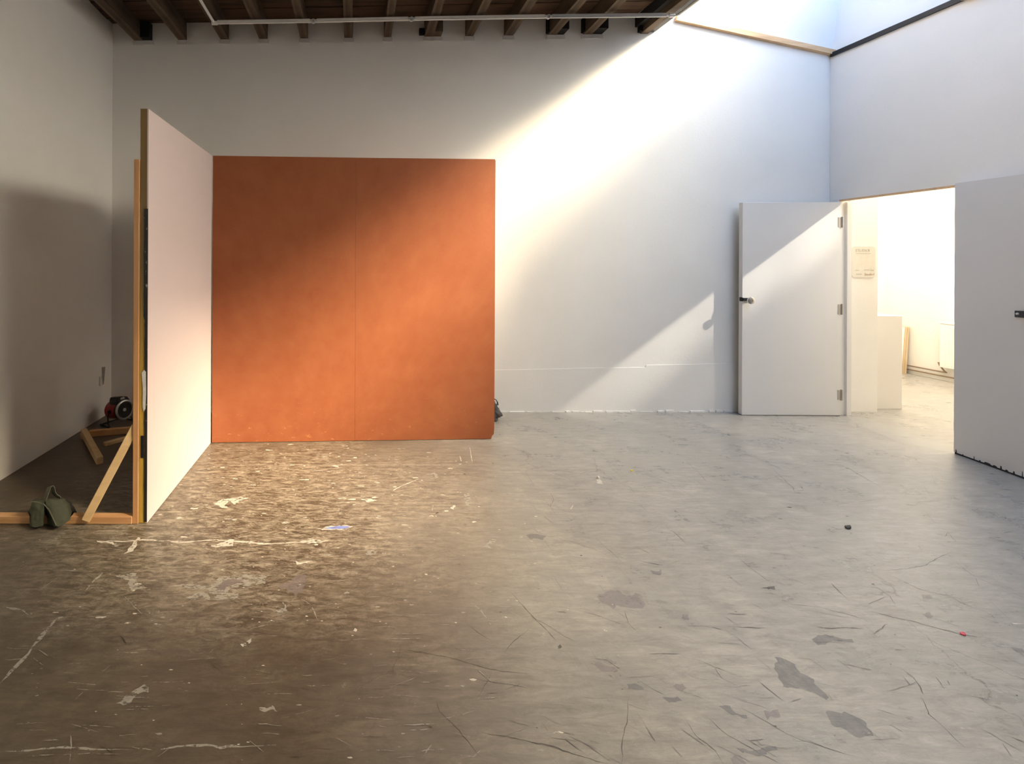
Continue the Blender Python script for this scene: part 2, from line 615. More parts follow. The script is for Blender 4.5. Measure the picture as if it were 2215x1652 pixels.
# bare patches on the grey side
outline([(1677, 1420), (1700, 1424), (1727, 1446), (1735, 1459), (1765, 1470), (1763, 1480), (1783, 1497), (1797, 1509), (1783, 1509), (1750, 1491), (1706, 1488), (1688, 1480), (1676, 1461), (1680, 1447)], 3)
outline([(1797, 1545), (1830, 1541), (1858, 1548), (1885, 1585), (1888, 1590), (1862, 1593), (1830, 1578), (1800, 1566)], 3)
outline([(1753, 1378), (1790, 1376), (1842, 1383), (1843, 1388), (1795, 1389), (1766, 1391)], 3)
outline([(1292, 1290), (1310, 1276), (1340, 1276), (1342, 1285), (1365, 1287), (1385, 1283), (1397, 1305), (1390, 1316), (1360, 1314), (1330, 1306), (1325, 1314), (1303, 1306)], 4)
outline([(1284, 1438), (1300, 1434), (1338, 1446), (1334, 1452), (1300, 1452)], 4)
outline([(1138, 1158), (1160, 1155), (1181, 1160), (1176, 1168), (1152, 1167)], 3)
outline([(1556, 1527), (1580, 1527), (1588, 1538), (1618, 1543), (1616, 1548), (1582, 1544)], 3)
outline([(1358, 1483), (1376, 1480), (1389, 1486), (1384, 1494), (1364, 1494)], 3)
outline([(1440, 1512), (1466, 1504), (1473, 1510), (1455, 1522)], 3)
outline([(1457, 1482), (1480, 1480), (1490, 1490), (1470, 1494)], 4)
outline([(1408, 1233), (1436, 1232), (1434, 1239), (1412, 1239)], 3)
outline([(1650, 1270), (1676, 1270), (1678, 1275), (1655, 1274)], 5)
outline([(1204, 1397), (1215, 1396), (1219, 1401), (1208, 1403)], 5)
outline([(1470, 1330), (1484, 1328), (1488, 1338), (1478, 1343)], 4)
outline([(1995, 1328), (2015, 1328), (2022, 1335), (2005, 1337)], 3)
outline([(1990, 1286), (2005, 1284), (2012, 1292), (1998, 1295)], 3)
outline([(2190, 1402), (2215, 1404), (2214, 1412), (2195, 1408)], 3)
outline([(1590, 1618), (1640, 1620), (1680, 1616), (1684, 1623), (1640, 1627), (1600, 1626)], 3)
outline([(1570, 1634), (1600, 1632), (1608, 1650), (1585, 1650)], 4)
outline([(1650, 1535), (1680, 1533), (1684, 1548), (1660, 1556)], 4)
# pale worn paint on the brown side
outline([(372, 1268), (410, 1262), (455, 1264), (470, 1250), (520, 1244), (545, 1241), (580, 1244), (576, 1262), (540, 1268), (500, 1272), (494, 1278), (515, 1284), (516, 1292), (470, 1298), (455, 1285), (452, 1272), (410, 1270)], 2)
outline([(400, 1292), (425, 1282), (452, 1282), (455, 1298), (420, 1298)], 2)
outline([(468, 1280), (470, 1262), (500, 1254), (530, 1252), (515, 1262), (488, 1270), (484, 1282)], 4)
outline([(248, 1248), (262, 1241), (290, 1240), (302, 1248), (296, 1258), (310, 1262), (314, 1272), (290, 1276), (276, 1262), (284, 1256), (268, 1250)], 2)
outline([(250, 1520), (272, 1506), (290, 1490), (318, 1488), (325, 1497), (298, 1504), (282, 1518), (262, 1524)], 2)
outline([(560, 1532), (590, 1528), (605, 1537), (580, 1542), (560, 1538)], 2)
outline([(598, 1268), (625, 1280), (640, 1290), (655, 1270), (670, 1244), (650, 1240), (625, 1260)], 4, jag=.015)
outline([(585, 1322), (612, 1316), (615, 1300), (620, 1322), (604, 1330)], 2)
# white paint
strokeline([(212, 1169), (262, 1170), (330, 1168), (400, 1173), (470, 1166), (500, 1171), (560, 1176), (640, 1172), (710, 1169)], .022, 1, jag=.012)
outline([(210, 1168), (240, 1171), (256, 1175), (236, 1175), (214, 1172)], 1)
outline([(271, 1196), (300, 1162), (306, 1164), (283, 1194)], 1)
outline([(465, 1092), (480, 1080), (505, 1078), (520, 1074), (540, 1077), (520, 1082), (506, 1091), (498, 1084), (484, 1092), (500, 1098), (478, 1097)], 1)
outline([(455, 1180), (480, 1172), (508, 1166), (500, 1180), (470, 1183)], 1)
outline([(640, 1212), (664, 1213), (666, 1218), (648, 1217)], 1)
outline([(645, 1171), (690, 1167), (712, 1171), (672, 1176)], 1)
outline([(778, 1080), (800, 1078), (815, 1082), (800, 1085)], 1)
outline([(1003, 1068), (1016, 1066), (1020, 1092), (1008, 1094)], 2)
outline([(982, 1090), (986, 1091), (983, 1104), (977, 1100)], 1)
outline([(1048, 1182), (1062, 1168), (1074, 1166), (1060, 1180), (1066, 1187)], 2)
outline([(790, 1197), (808, 1188), (816, 1190), (806, 1200), (795, 1200)], 2)
outline([(1286, 1044), (1292, 1032), (1298, 1034), (1300, 1046)], 1)
outline([(683, 1144), (705, 1139), (740, 1136), (764, 1138), (750, 1144), (716, 1146)], 1)
outline([(700, 1143), (730, 1137), (758, 1138), (748, 1143), (720, 1144)], 6, jag=.003)
outline([(518, 1390), (528, 1386), (534, 1391), (524, 1394)], 1)
outline([(530, 1384), (545, 1380), (547, 1385), (536, 1388)], 1)
outline([(765, 1365), (772, 1358), (776, 1362), (769, 1369)], 1)
outline([(925, 1025), (940, 1020), (950, 1034), (934, 1030)], 2)
strokeline([(840, 1066), (870, 1050), (905, 1036)], .012, 1, jag=.004)
strokeline([(0, 1478), (40, 1435), (95, 1370), (120, 1340), (155, 1328)], .028, 2, jag=.01)
strokeline([(180, 1284), (200, 1258), (222, 1238)], .018, 2, jag=.006)
strokeline([(0, 1622), (80, 1620), (170, 1620), (250, 1622)], .009, 2, jag=.008)
strokeline([(280, 1618), (340, 1620), (410, 1612), (480, 1612), (600, 1612)], .010, 2, jag=.01)
strokeline([(150, 1652), (154, 1620), (152, 1590)], .006, 2, jag=.006)
strokeline([(60, 1330), (45, 1320), (10, 1310)], .014, 2, jag=.01)
strokeline([(690, 1345), (672, 1310), (650, 1296)], .006, 2, jag=.006)
strokeline([(560, 1310), (566, 1300), (572, 1322)], .004, 2, jag=.004)
strokeline([(460, 1006), (620, 1006), (800, 1005), (1050, 1006)], .006, 1, jag=.004)
strokeline([(1019, 1303), (1040, 1320), (1052, 1336), (1064, 1355)], .007, 2, jag=.004)
strokeline([(1022, 1000), (1016, 966)], .010, 1, jag=.004)
strokeline([(998, 998), (994, 984)], .010, 1, jag=.004)
strokeline([(2186, 1348), (2215, 1349)], .008, 1, jag=.003)
strokeline([(935, 1105), (937, 1092)], .005, 1, jag=.002)
strokeline([(1234, 1102), (1240, 1092)], .006, 1, jag=.002)
# cracks and gouges
for px, wd in [
    ([(1102, 1278), (1130, 1308), (1160, 1345), (1190, 1372), (1205, 1390)], .007),
    ([(1140, 1330), (1180, 1352), (1230, 1380), (1245, 1388)], .005),
    ([(1088, 1412), (1120, 1382), (1150, 1356)], .005),
    ([(1005, 1345), (1035, 1368), (1064, 1386)], .007),
    ([(835, 1395), (900, 1408), (970, 1422), (1030, 1438), (1090, 1452), (1155, 1458)], .005),
    ([(1020, 1464), (1055, 1472), (1090, 1478), (1150, 1490)], .004),
    ([(1035, 1512), (1050, 1480), (1064, 1452)], .004),
    ([(944, 1516), (950, 1540), (980, 1570), (1010, 1600), (1055, 1652)], .006),
    ([(1044, 1580), (1085, 1588), (1125, 1600), (1200, 1616), (1260, 1634), (1325, 1652)], .009),
    ([(1361, 1500), (1356, 1560), (1345, 1610), (1342, 1652)], .005),
    ([(1250, 1325), (1285, 1328), (1330, 1344), (1350, 1350)], .006),
    ([(1352, 1320), (1360, 1345), (1382, 1368)], .006),
    ([(1288, 1162), (1300, 1175), (1320, 1190), (1350, 1222)], .006),
    ([(1378, 1468), (1410, 1488), (1440, 1504)], .005),
    ([(1280, 1425), (1310, 1428), (1347, 1450)], .006),
    ([(1475, 1545), (1505, 1590), (1545, 1625), (1562, 1652)], .007),
    ([(1520, 1545), (1570, 1585), (1640, 1630), (1690, 1652)], .006),
    ([(1590, 1525), (1650, 1555), (1700, 1585), (1765, 1610), (1860, 1640)], .005),
    ([(1592, 1204), (1616, 1220), (1640, 1240), (1668, 1260)], .007),
    ([(1654, 1195), (1690, 1198), (1712, 1205)], .006),
    ([(1870, 1324), (1890, 1322), (1930, 1335), (1980, 1346), (2040, 1362), (2080, 1374), (2150, 1380)], .010),
    ([(1885, 1370), (1905, 1358), (1922, 1348)], .010),
    ([(1862, 1192), (1890, 1208), (1930, 1216), (1965, 1234)], .006),
    ([(1910, 1234), (1955, 1231), (1995, 1222), (2030, 1208), (2065, 1190)], .005),
    ([(1915, 1240), (1950, 1255), (1995, 1276), (2040, 1287), (2068, 1284)], .008),
    ([(2050, 1288), (2080, 1304), (2130, 1322), (2150, 1332), (2155, 1342)], .005),
    ([(1948, 1445), (1975, 1465), (1990, 1490), (1998, 1502)], .009),
    ([(2020, 1462), (2032, 1475), (2040, 1492)], .008),
    ([(1990, 1500), (2010, 1545), (2040, 1570), (2085, 1615)], .006),
    ([(2110, 1570), (2160, 1600), (2215, 1628)], .006),
    ([(2175, 1484), (2215, 1500)], .007),
    ([(1765, 1356), (1830, 1357), (1865, 1358)], .012),
    ([(1673, 1016), (1690, 1032), (1715, 1055), (1725, 1070)], .010),
    ([(1598, 966), (1620, 985), (1660, 1000), (1695, 1018), (1765, 1000)], .006),
    ([(1765, 1000), (1830, 1010), (1900, 1050), (1922, 1070)], .006),
    ([(1722, 1062), (1736, 1060), (1730, 1045)], .006),
    ([(1475, 990), (1510, 1020), (1530, 1045)], .006),
    ([(1140, 1022), (1146, 1036), (1155, 1050)], .010),
    ([(1192, 1065), (1197, 1082), (1190, 1096)], .008),
    ([(1100, 962), (1120, 972), (1145, 980), (1158, 1000)], .007),
    ([(1367, 1018), (1420, 1034), (1450, 1046), (1466, 1060)], .006),
    ([(1700, 1305), (1760, 1312), (1840, 1330), (1880, 1345)], .005),
    ([(2070, 1216), (2110, 1250), (2118, 1270)], .005),
    ([(2025, 1152), (2045, 1160), (2050, 1152), (2070, 1172)], .007),
    ([(1805, 1090), (1850, 1086), (1910, 1078)], .005),
    ([(1975, 1095), (1990, 1085), (2060, 1080)], .005),
    ([(1868, 1270), (1900, 1272), (1925, 1290), (1940, 1312)], .006),
]:
    strokeline(px, wd, 5, jag=.009)

# scattered flecks of old paint and small chips
for _ in range(1500):
    Y = 1.25 + 2.6 * random.random() ** .9
    X = random.uniform(-2.3, 1.3)
    if -2.45 < X < -1.3 and Y > 2.5:
        continue
    if random.random() > math.exp(-((X + .3) / 1.1) ** 2) * (1.0 if 1.9 < Y < 3.6 else .42):
        continue
    r = random.choice((.0015, .002, .0025, .003, .004, .006)) * random.uniform(.6, 1.3) * min(1.6, .5 + (Y - 1.2) * .6)
    blob((X, Y), r * random.uniform(1, 3.0), r * .8, 1 if random.random() < .62 else 2, n=9, jag=.8)
for _ in range(170):
    X, Y = random.uniform(.2, 4.4), random.uniform(1.2, 4.3)
    r = random.uniform(.001, .0035) * min(1.5, .5 + (Y - 1.2) * .5)
    blob((X, Y), r * random.uniform(1, 3.2), r, random.choice((3, 5, 5, 4)), n=9, jag=.8, rot=random.uniform(-.6, .6))
# groups of thin scratches
for _ in range(300):
    x0, y0 = random.uniform(1150, 2200), random.uniform(1020, 1640)
    ln = random.uniform(14, 70) * (y0 - 560) / 700
    a = random.gauss(.55, .25) if random.random() < .75 else random.uniform(-.6, 1.2)
    strokeline([(x0, y0), (x0 + ln * math.cos(a), y0 + ln * math.sin(a) * .8)], random.uniform(.0015, .003), random.choice((5, 3, 3, 2)), sub=5, jag=.006)
for _ in range(170):
    x0, y0 = random.uniform(0, 1100), random.uniform(1180, 1640)
    if x0 < 300 and y0 < 1200:
        continue
    ln = random.uniform(15, 90)
    a = random.gauss(0, .08) if random.random() < .7 else random.uniform(-1.2, 1.2)
    strokeline([(x0, y0), (x0 + ln * math.cos(a), y0 + ln * math.sin(a) * .6)], random.uniform(.002, .004), random.choice((2, 2, 5)), sub=5, jag=.006)
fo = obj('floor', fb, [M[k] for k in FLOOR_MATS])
fo['kind'] = 'structure'

def wallbox(bm, x0, x1, z0, z1, t=.24, d=0.0, mi=0):
    """slice of the back wall, d = how far it stands proud"""
    hexa(bm, [(x0, yb(x0) - d, z0), (x1, yb(x1) - d, z0), (x1, yb(x1) + t, z0), (x0, yb(x0) + t, z0),
              (x0, yb(x0) - d, z1), (x1, yb(x1) - d, z1), (x1, yb(x1) + t, z1), (x0, yb(x0) + t, z1)], mi)

JOISTS = [(294, 313), (388, 406), (478, 496), (562, 580), (650, 667), (745, 763), (830, 846), (918, 936),
          (1007, 1024), (1091, 1110), (1186, 1204), (1263, 1281)]
def jz(x):                                # underside of the joists: the roof falls a little to the left
    y = 88 - 15 * (x - 320) / 1080
    return at(x, y, yb((x - CX) / 210.0)).z
def jx(x):
    return at(x, 80, 4.60).x

bw = B()
wallbox(bw, -2.75, 5.44, 0, 4.97)
# lining board along the foot, its top edge just proud of the plaster
segs = [at(x, y, 4.6) for x, y in ((1040, 801), (1130, 800), (1265, 797), (1400, 796), (1402, 791), (1520, 789), (1600, 787), (1790, 786))]
for a, b in zip(segs, segs[1:]):
    hexa(bw, [(a.x, yb(a.x) - .004, 0), (b.x, yb(b.x) - .004, 0), (b.x, yb(b.x) + .01, 0), (a.x, yb(a.x) + .01, 0),
              (a.x, yb(a.x) - .004, a.z), (b.x, yb(b.x) - .004, b.z), (b.x, yb(b.x) + .01, b.z), (a.x, yb(a.x) + .01, a.z)])
# crumbling foot of the wall
x = 1.45
while x < 3.85:
    w = random.uniform(.03, .16)
    h = random.uniform(.004, .022)
    wallbox(bw, x, x + w, 0, h, d=random.uniform(.006, .014), t=.01)
    x += w + random.uniform(0, .05)
# plaster lips under the joist ends
for x0, x1 in JOISTS + [(937, 954), (318, 333), (1206, 1221), (1283, 1304)]:
    X0, X1 = jx(x0) - .012, jx(x1) + .012
    z = jz((x0 + x1) / 2)
    wallbox(bw, X0, X1, z - .045, z - .004, d=.012, t=.01, mi=1)
struct('wall_back', bw, [M['wall'], M['lip']])

lw = B()
box(lw, XL - .24, XL, YF - .2, 4.9, 0, 4.1)
# scrape down to bare plaster beside the heater, as a shallow ragged flake bed
def wall_l(x, y):
    Y = F * XL / (x - CX + ROLL * (y - CY))
    return Vector((XL, Y, H - ((y - CY) - ROLL * (x - CX)) * Y / F))
def flake(px, mi, d=.0015):
    q = [wall_l(*p) for p in px]
    n = len(q)
    hi = [lw.verts.new((XL + d, p.y, p.z)) for p in q]
    lo = [lw.verts.new((XL - .004, p.y, p.z)) for p in q]
    lw.faces.new(hi).material_index = mi
    for i in range(n):
        lw.faces.new((lo[i], lo[(i + 1) % n], hi[(i + 1) % n], hi[i])).material_index = mi
flake([(220, 794), (227.5, 793), (226, 812), (224.5, 830), (222, 832.5), (220.5, 815)], 1)
flake([(214.5, 815), (215.3, 815), (215, 834), (214.2, 835)], 1)
flake([(215.2, 815), (219.5, 813), (219.3, 834), (215.5, 835)], 2, .003)
struct('wall_left', lw, [M['wall'], M['scrape'], M['lip']])

rw = B()
OY0, OY1, OZ = 3.585, 4.565, 2.19          # doorway in the right wall
WT = .115
box(rw, XR, XR + WT, YF - .2, OY0, 0, ZR)
box(rw, XR, XR + .022, OY0, OY1, OZ, ZR)
box(rw, XR + .0225, XR + WT, OY0, OY1, OZ + .16, ZR)
box(rw, XR, XR + WT, OY1, 4.655, 0, ZR)
struct('wall_right', rw, M['wall'])
fw = B()
box(fw, -2.75, 8.2, YF - .25, YF, 0, 4.1)
struct('wall_front', fw, M['wall'])

# shaft of the roof light above the right wall: flared white lining
ZT = 4.85
sk = B()
YS = 1.85  # near end lies out of view, set to narrow the sun beam
hexa(sk, [(XR + .015, YS, ZR), (XR + .1, YS, ZR), (XR + .1, 4.66, ZR), (XR + .015, 4.66, ZR),
          (XR + .16, YS, ZT), (XR + .24, YS, ZT), (XR + .24, 4.66, ZT), (XR + .16, 4.66, ZT)])
struct('wall_skylight_right', sk, M['shaft_white'])
sk = B()
box(sk, 3.05, 3.13, -.28, 4.6, 4.25, ZT)
struct('wall_skylight_left', sk, M['board_ceiling'])  # unseen; kept dark to cut the bounce onto the right wall
sk = B()
hexa(sk, [(3.05, -.40, 4.0), (XR + .06, -.40, 3.7), (XR + .06, -.28, 3.7), (3.05, -.28, 4.0), (3.05, -.40, ZT + .1), (XR + .06, -.40, ZR + .1), (XR + .06, -.28, ZR + .1), (3.05, -.28, ZT + .1)])
struct('wall_skylight_front', sk, M['shaft_white'])

cb = B()
# board ceiling: planks laid across the joists
zc_l, zc_r = jz(250) + .17, jz(1400) + .17
def zc(X):
    return zc_l + (zc_r - zc_l) * (X - jx(250)) / (jx(1400) - jx(250))
XC = jx(1389) - .065
y = YF
while y < 4.56:
    w = random.uniform(.12, .17)
    d = random.uniform(-.006, .006)
    y1 = min(y + w, 4.6)
    hexa(cb, [(XL - .1, y, zc(XL) + d), (XC, y, zc(XC) + d), (XC, y1, zc(XC) + d), (XL - .1, y1, zc(XL) + d),
              (XL - .1, y, 4.2), (XC, y, 4.2), (XC, y1, 4.2), (XL - .1, y1, 4.2)])
    y = y1 + .006
box(cb, XL - .2, 3.13, YF - .2, 4.62, 4.2, 4.25)
box(cb, 3.13, XR + .3, YF - .2, -.40, 4.0, 4.1)
struct('ceiling', cb, M['board_ceiling'])

# the roof light itself, out of the photo's top edge: frame, bars and glass
wf = B()
GA, GB = Vector((XR + .06, 0, ZR + .06)), Vector((3.09, 0, ZT + .08))      # foot and head of the sloping glass
for k in range(5):
    yy = -.25 + k * (YS + .25) / 4
    beam(wf, GA + Vector((0, yy, 0)), GB + Vector((0, yy, 0)), .035, .05)
beam(wf, GB + Vector((0, -.27, 0)), GB + Vector((0, YS, 0)), .06, .06)
beam(wf, GA + Vector((0, -.27, -.01)), GA + Vector((0, YS, -.01)), .05, .04)
for x0, x1, y0, y1 in ((3.05, 3.15, YS, 4.66), (XR + .16, XR + .24, YS, 4.66), (3.05, XR + .24, 4.58, 4.66)):
    box(wf, x0, x1, y0, y1, ZT, ZT + .06)
win = struct('window_1', wf, M['shaft_white'])
gk = bpy.data.materials.new('clear_glass')
gk.use_nodes = True
t = gk.node_tree
t.nodes.remove(t.nodes['Principled BSDF'])
tr, gl, mx = (t.nodes.new(k) for k in ('ShaderNodeBsdfTransparent', 'ShaderNodeBsdfGlossy', 'ShaderNodeMixShader'))
gl.inputs['Roughness'].default_value = .02
mx.inputs[0].default_value = .06
t.links.new(tr.outputs[0], mx.inputs[1])
t.links.new(gl.outputs[0], mx.inputs[2])
t.links.new(mx.outputs[0], t.nodes['Material Output'].inputs['Surface'])
gb = B()
box(gb, 3.12, XR + .2, YS, 4.6, ZT + .052, ZT + .056)
beam(gb, GA + Vector((0, (YS - .25) / 2, .02)), GB + Vector((0, (YS - .25) / 2, .02)), YS + .25, .004)
obj('pane', gb, gk, win)

# sloping timber on the back wall under the shaft, black flashing along the right wall
tb = B()
a, b = at(1462, 40, 4.62), at(1813, 115, 4.63)
beam(tb, (a.x, yb(a.x) - .018, a.z), (b.x, yb(b.x) - .018, b.z), .036, .050)
rough_edges(tb, 8, .002, 9)
struct('trim_1', tb, M['rail_wood'])
tb = B()
beam(tb, (XR - .004, 4.64, ZR + .01), (XR - .004, 3.62, ZR + .01), .03, .042)
rough_edges(tb, 6, .004, 9)
struct('trim_2', tb, M['black'])
tb = B()
beam(tb, (XR - .01, 3.62, ZR + .006), (XR - .01, -.25, ZR + .006), .06, .045)
struct('trim_3', tb, M['rail_wood'])

# ------------------------------------------------------------------ joists and trimmer
def where(i):
    return ['hard against the left wall', 'second from the left wall', 'third from the left wall, where the white conduit turns',
            'fourth from the left wall', 'fifth from the left wall', 'sixth from the left wall', 'seventh from the left wall, seen nearly end on',
            'eighth from the left wall, a stub beside its end', 'ninth from the left wall', 'tenth from the left wall',
            'eleventh from the left wall, its end in a black pocket', 'twelfth from the left wall, last before the skylight trimmer'][i]
for i, (x0, x1) in enumerate(JOISTS):
    X0, X1 = jx(x0), jx(x1)
    z = jz((x0 + x1) / 2)
    t = thing('ceiling_joist', 'old dark timber ceiling joist, ' + where(i), 'joist', ((X0 + X1) / 2, 0, z), 'old joists under the board ceiling')
    jb = B()
    box(jb, X0, X1, YF, yb(X0) + .0, z, zc(X0) + .004)
    bmesh.ops.subdivide_edges(jb, edges=[e for e in jb.edges if abs(e.verts[0].co.y - e.verts[1].co.y) > 1], cuts=60)
    for v in jb.verts:
        q = v.co * 3.1 + Vector((i * 7, 0, 0))
        v.co.x += noise.noise(q) * .006
        if v.co.z < z + .05:
            v.co.z += noise.noise(q * 2) * .005 - .003
    obj('timber', jb, M['joist_y'], t)
    stub = {0: (318, 333), 7: (937, 954), 10: (1206, 1221), 11: (1283, 1304)}.get(i)  # black ones fill shaded pockets; the eighth has a wooden stub
    if stub:
        sb = B()
        box(sb, X1 + .001, jx(stub[1]), yb(0) - .10, yb(X0) - .004, z + .002, zc(X0) - .01)
        obj('filler_block', sb, M['joist_y'] if i == 7 else M['void'], t, label='short dark block beside the joist end')
    if i in (7, 10, 11):  # shade of the wall pockets, drawn as black blocks
        sb = B()
        w = .055 if i == 7 else .02
        box(sb, X0 - w, X0 - .001, yb(0) - .03, yb(X0) - .004, z + .01, z + (.07 if i == 7 else .15))
        obj('filler_block', sb, M['void'], t, label='black block for the shaded pocket beside the joist end')

t = thing('skylight_trimmer', 'heavy dark trimmer beam along the edge of the skylight', 'beam', (3.05, 0, 3.85))
zt = jz(1400)
X0, X1 = jx(1389), 3.055
tb = B()
box(tb, X0, X1 - .04, YF, yb(3), zt, zc(3.0))
bmesh.ops.subdivide_edges(tb, edges=[e for e in tb.edges if abs(e.verts[0].co.y - e.verts[1].co.y) > 1], cuts=60)
for v in tb.verts:
    v.co += noise.noise_vector(v.co * 3) * .004
obj('timber', tb, M['joist_y'], t)
tb = B()
box(tb, X1 - .038, X1 + .04, YF, yb(3) - .002, zt + .02, 4.19)
obj('fascia', tb, M['black'], t, label='black fascia along the skylight edge')
tb = B()
box(tb, X0 - .06, X0 - .001, 3.0, yb(3) - .01, zt + .06, zc(3.0) - .002)
box(tb, X0 - .03, X0 - .001, yb(3) - .05, yb(3) - .005, zt + .005, zt + .06)
obj('filler_block', tb, M['void'], t, label='black batten along the inner side')

# ------------------------------------------------------------------ conduit below the joists
cy = 4.20
pA, pB, pC, pD, pE = (at(463, 50, cy), at(678, 46.5, cy), at(890, 42, cy), at(1186, 37, cy), at(1447, 34, cy))
t = thing('electrical_conduit', 'white conduit running under the joists along the back wall', 'conduit', tuple(pA))
def trunk(a, b, mat):
    d = (b - a).normalized()
    a2, b2 = a + d * .03, b - d * .03
    tb = B()
    beam(tb, a2 + Vector((0, 0, .012)), b2 + Vector((0, 0, .012)), .022, .024)
    bevel(tb, .004)
    obj('channel', tb, mat, t)
    tb = B()
    tube(tb, [a2 + Vector((0, -.006, -.008)), b2 + Vector((0, -.006, -.008))], .008)
    obj('tube', tb, mat, t, smooth=True)
for a, b, m in ((pA, pB, 'conduit'), (pB, pC, 'conduit'), (pC, pD, 'conduit'), (pD, pE, 'conduit_grey')):
    trunk(a, b, M[m])
for p in (pB, pC, pD):
    tb = B()
    tube(tb, [p + Vector((-.034, 0, .004)), p + Vector((-.008, 0, .004))], .016, 14)
    tube(tb, [p + Vector((.008, 0, .004)), p + Vector((.034, 0, .004))], .016, 14)
    lathe(tb, p + Vector((0, -.004, 0)), (0, -1, 0), [(-.012, 0), (-.012, .019), (.012, .019), (.012, .010), (-.004, .010), (-.004, 0)], 16)
    obj('coupler', tb, M['conduit_grey'], t, smooth=True)
tb = B()
q = [pA + Vector((.03, 0, .004)), pA + Vector((.008, 0, .004)), pA + Vector((0, -.01, .006)), pA + Vector((-.004, -.04, .008)), Vector((pA.x - .01, 1.0, pA.z + .01))]
tube(tb, q, .013, 12)
obj('bend', tb, M['conduit'], t, smooth=True)
tb = B()
lathe(tb, pA + Vector((-.02, 0, .0)), (1, 0, 0), [(0, 0), (0, .018), (.05, .018), (.05, 0)], 16)
obj('elbow', tb, M['conduit'], t, smooth=True)
tb = B()
tube(tb, [pE + Vector((-.03, 0, .005)), pE + Vector((.06, 0, .005)), pE + Vector((.085, -.02, .005)), Vector((pE.x + .09, 1.0, pE.z + .005))], .012, 12)
obj('bend', tb, M['conduit_grey'], t, smooth=True, label='grey length along the skylight edge')
tb = B()
lathe(tb, pE + Vector((.0, 0, .005)), (1, 0, 0), [(0, 0), (0, .019), (.05, .019), (.05, 0)], 16)
obj('elbow', tb, M['conduit_grey'], t, smooth=True)

# ------------------------------------------------------------------ orange panel
OL, OR = Vector((-1.213, 3.80, 0)), Vector((1.222, 3.905, 0))
od = (OR - OL).normalized()
on = Vector((od.y, -od.x, 0))              # towards the viewer
PH = 2.437
t = thing('orange_panel', 'tall burnt orange painted flat made of two boards, standing before the white back wall', 'panel', tuple(OL.lerp(OR, .5)))
L = (OR - OL).length
def onp(s, d, z):
    p = OL + od * s - on * d
    return Vector((p.x, p.y, z))
def slab(bm, s0, s1, d0, d1, z0, z1, mi=0):
    hexa(bm, [onp(s0, d0, z0), onp(s1, d0, z0), onp(s1, d1, z0), onp(s0, d1, z0),
              onp(s0, d0, z1), onp(s1, d0, z1), onp(s1, d1, z1), onp(s0, d1, z1)], mi)
half = L / 2
tb = B()
slab(tb, .004, half - .0006, 0, .012, .004, PH)
obj('board', tb, M['orange'], t)
tb = B()                                   # right board with its knocked-off foot corner
pr = [(half + .0006, .004), (L - .028, .004), (L - .022, .028), (L - .006, .045), (L - .002, .10), (L, PH - .008), (L - .006, PH + .004), (half + .0006, PH)]
f0 = [tb.verts.new(onp(s, 0.0015, z)) for s, z in pr]
f1 = [tb.verts.new(onp(s, .012, z)) for s, z in pr]
tb.faces.new(f0)
tb.faces.new(f1[::-1])
for k in range(len(pr)):
    k2 = (k + 1) % len(pr)
    tb.faces.new((f0[k], f1[k], f1[k2], f0[k2]))
obj('board', tb, M['orange'], t)
for s0, s1, z0, z1 in ((.01, .055, .004, PH - .01), (half - .045, half + .045, .004, PH - .003), (L - .05, L - .012, .05, PH - .01),
                       (.056, half - .046, .004, .05), (half + .046, L - .051, .004, .05), (.056, half - .046, PH - .055, PH - .01), (half + .046, L - .051, PH - .055, PH - .01)):
    tb = B()
    slab(tb, s0, s1, .0125, .057, z0, z1)
    obj('batten', tb, M['pine_z'] if z1 - z0 > 1 else M['pine_x'], t)

# ------------------------------------------------------------------ pink panel
PX, PY0, PY1 = -1.217, 2.634, 3.795
t = thing('pink_panel', 'pale pink flat seen edge on, standing square to the orange panel', 'panel', (PX, PY0, 0))
tb = B()
box(tb, PX - .008, PX, PY0, PY1, .003, PH)
obj('board', tb, M['pink'], t)
tb = B()
box(tb, PX - .048, PX - .0085, PY0 + .001, PY0 + .046, .003, PH + .001)
bmesh.ops.subdivide_edges(tb, edges=[e for e in tb.edges if abs(e.verts[0].co.z - e.verts[1].co.z) > 1], cuts=80)
for v in tb.verts:
    v.co.x += noise.noise(v.co * 14) * .0018
    v.co.y += noise.noise(v.co * 17 + Vector((9, 0, 0))) * .0015
obj('front_stud', tb, M['yellow'], t, label='yellow painted end timber with chipped edges')
tb = B()                                   # black edging that starts below the upper joint
n = 70
lo, hi = [], []
for k in range(n + 1):
    z = .01 + (1.85 - .01) * k / n
    w = .009 + .006 * abs(noise.noise(Vector((0, 0, z * 21)))) + (.006 if z > 1.2 else 0)
    lo.append((tb.verts.new((PX - .0082 - w, PY0 - .0022, z)), tb.verts.new((PX - .0005, PY0 - .0022, z)),
               tb.verts.new((PX - .0005, PY0 - .0005, z)), tb.verts.new((PX - .0082 - w, PY0 - .0005, z))))
for a, b in zip(lo, lo[1:]):
    for k in range(4):
        tb.faces.new((a[k], a[(k + 1) % 4], b[(k + 1) % 4], b[k]))
tb.faces.new(lo[0][::-1])
tb.faces.new(lo[-1])
obj('edge_strip', tb, M['black_edge'], t, label='chipped black edging strip')
tb = B()                                   # torn white tape
pr = [(306.5, 806), (312, 800), (315.5, 805), (316, 850), (314.5, 884), (311, 890), (308.5, 880), (309, 840)]
pts = [at(px, py, PY0 - .003) for px, py in pr]
a = [tb.verts.new((p.x, PY0 - .0032, p.z)) for p in pts]
b = [tb.verts.new((p.x, PY0 - .0022, p.z)) for p in pts]
tb.faces.new(a)
tb.faces.new(b[::-1])
for k in range(len(pr)):
    tb.faces.new((a[k], a[(k + 1) % len(pr)], b[(k + 1) % len(pr)], b[k]))
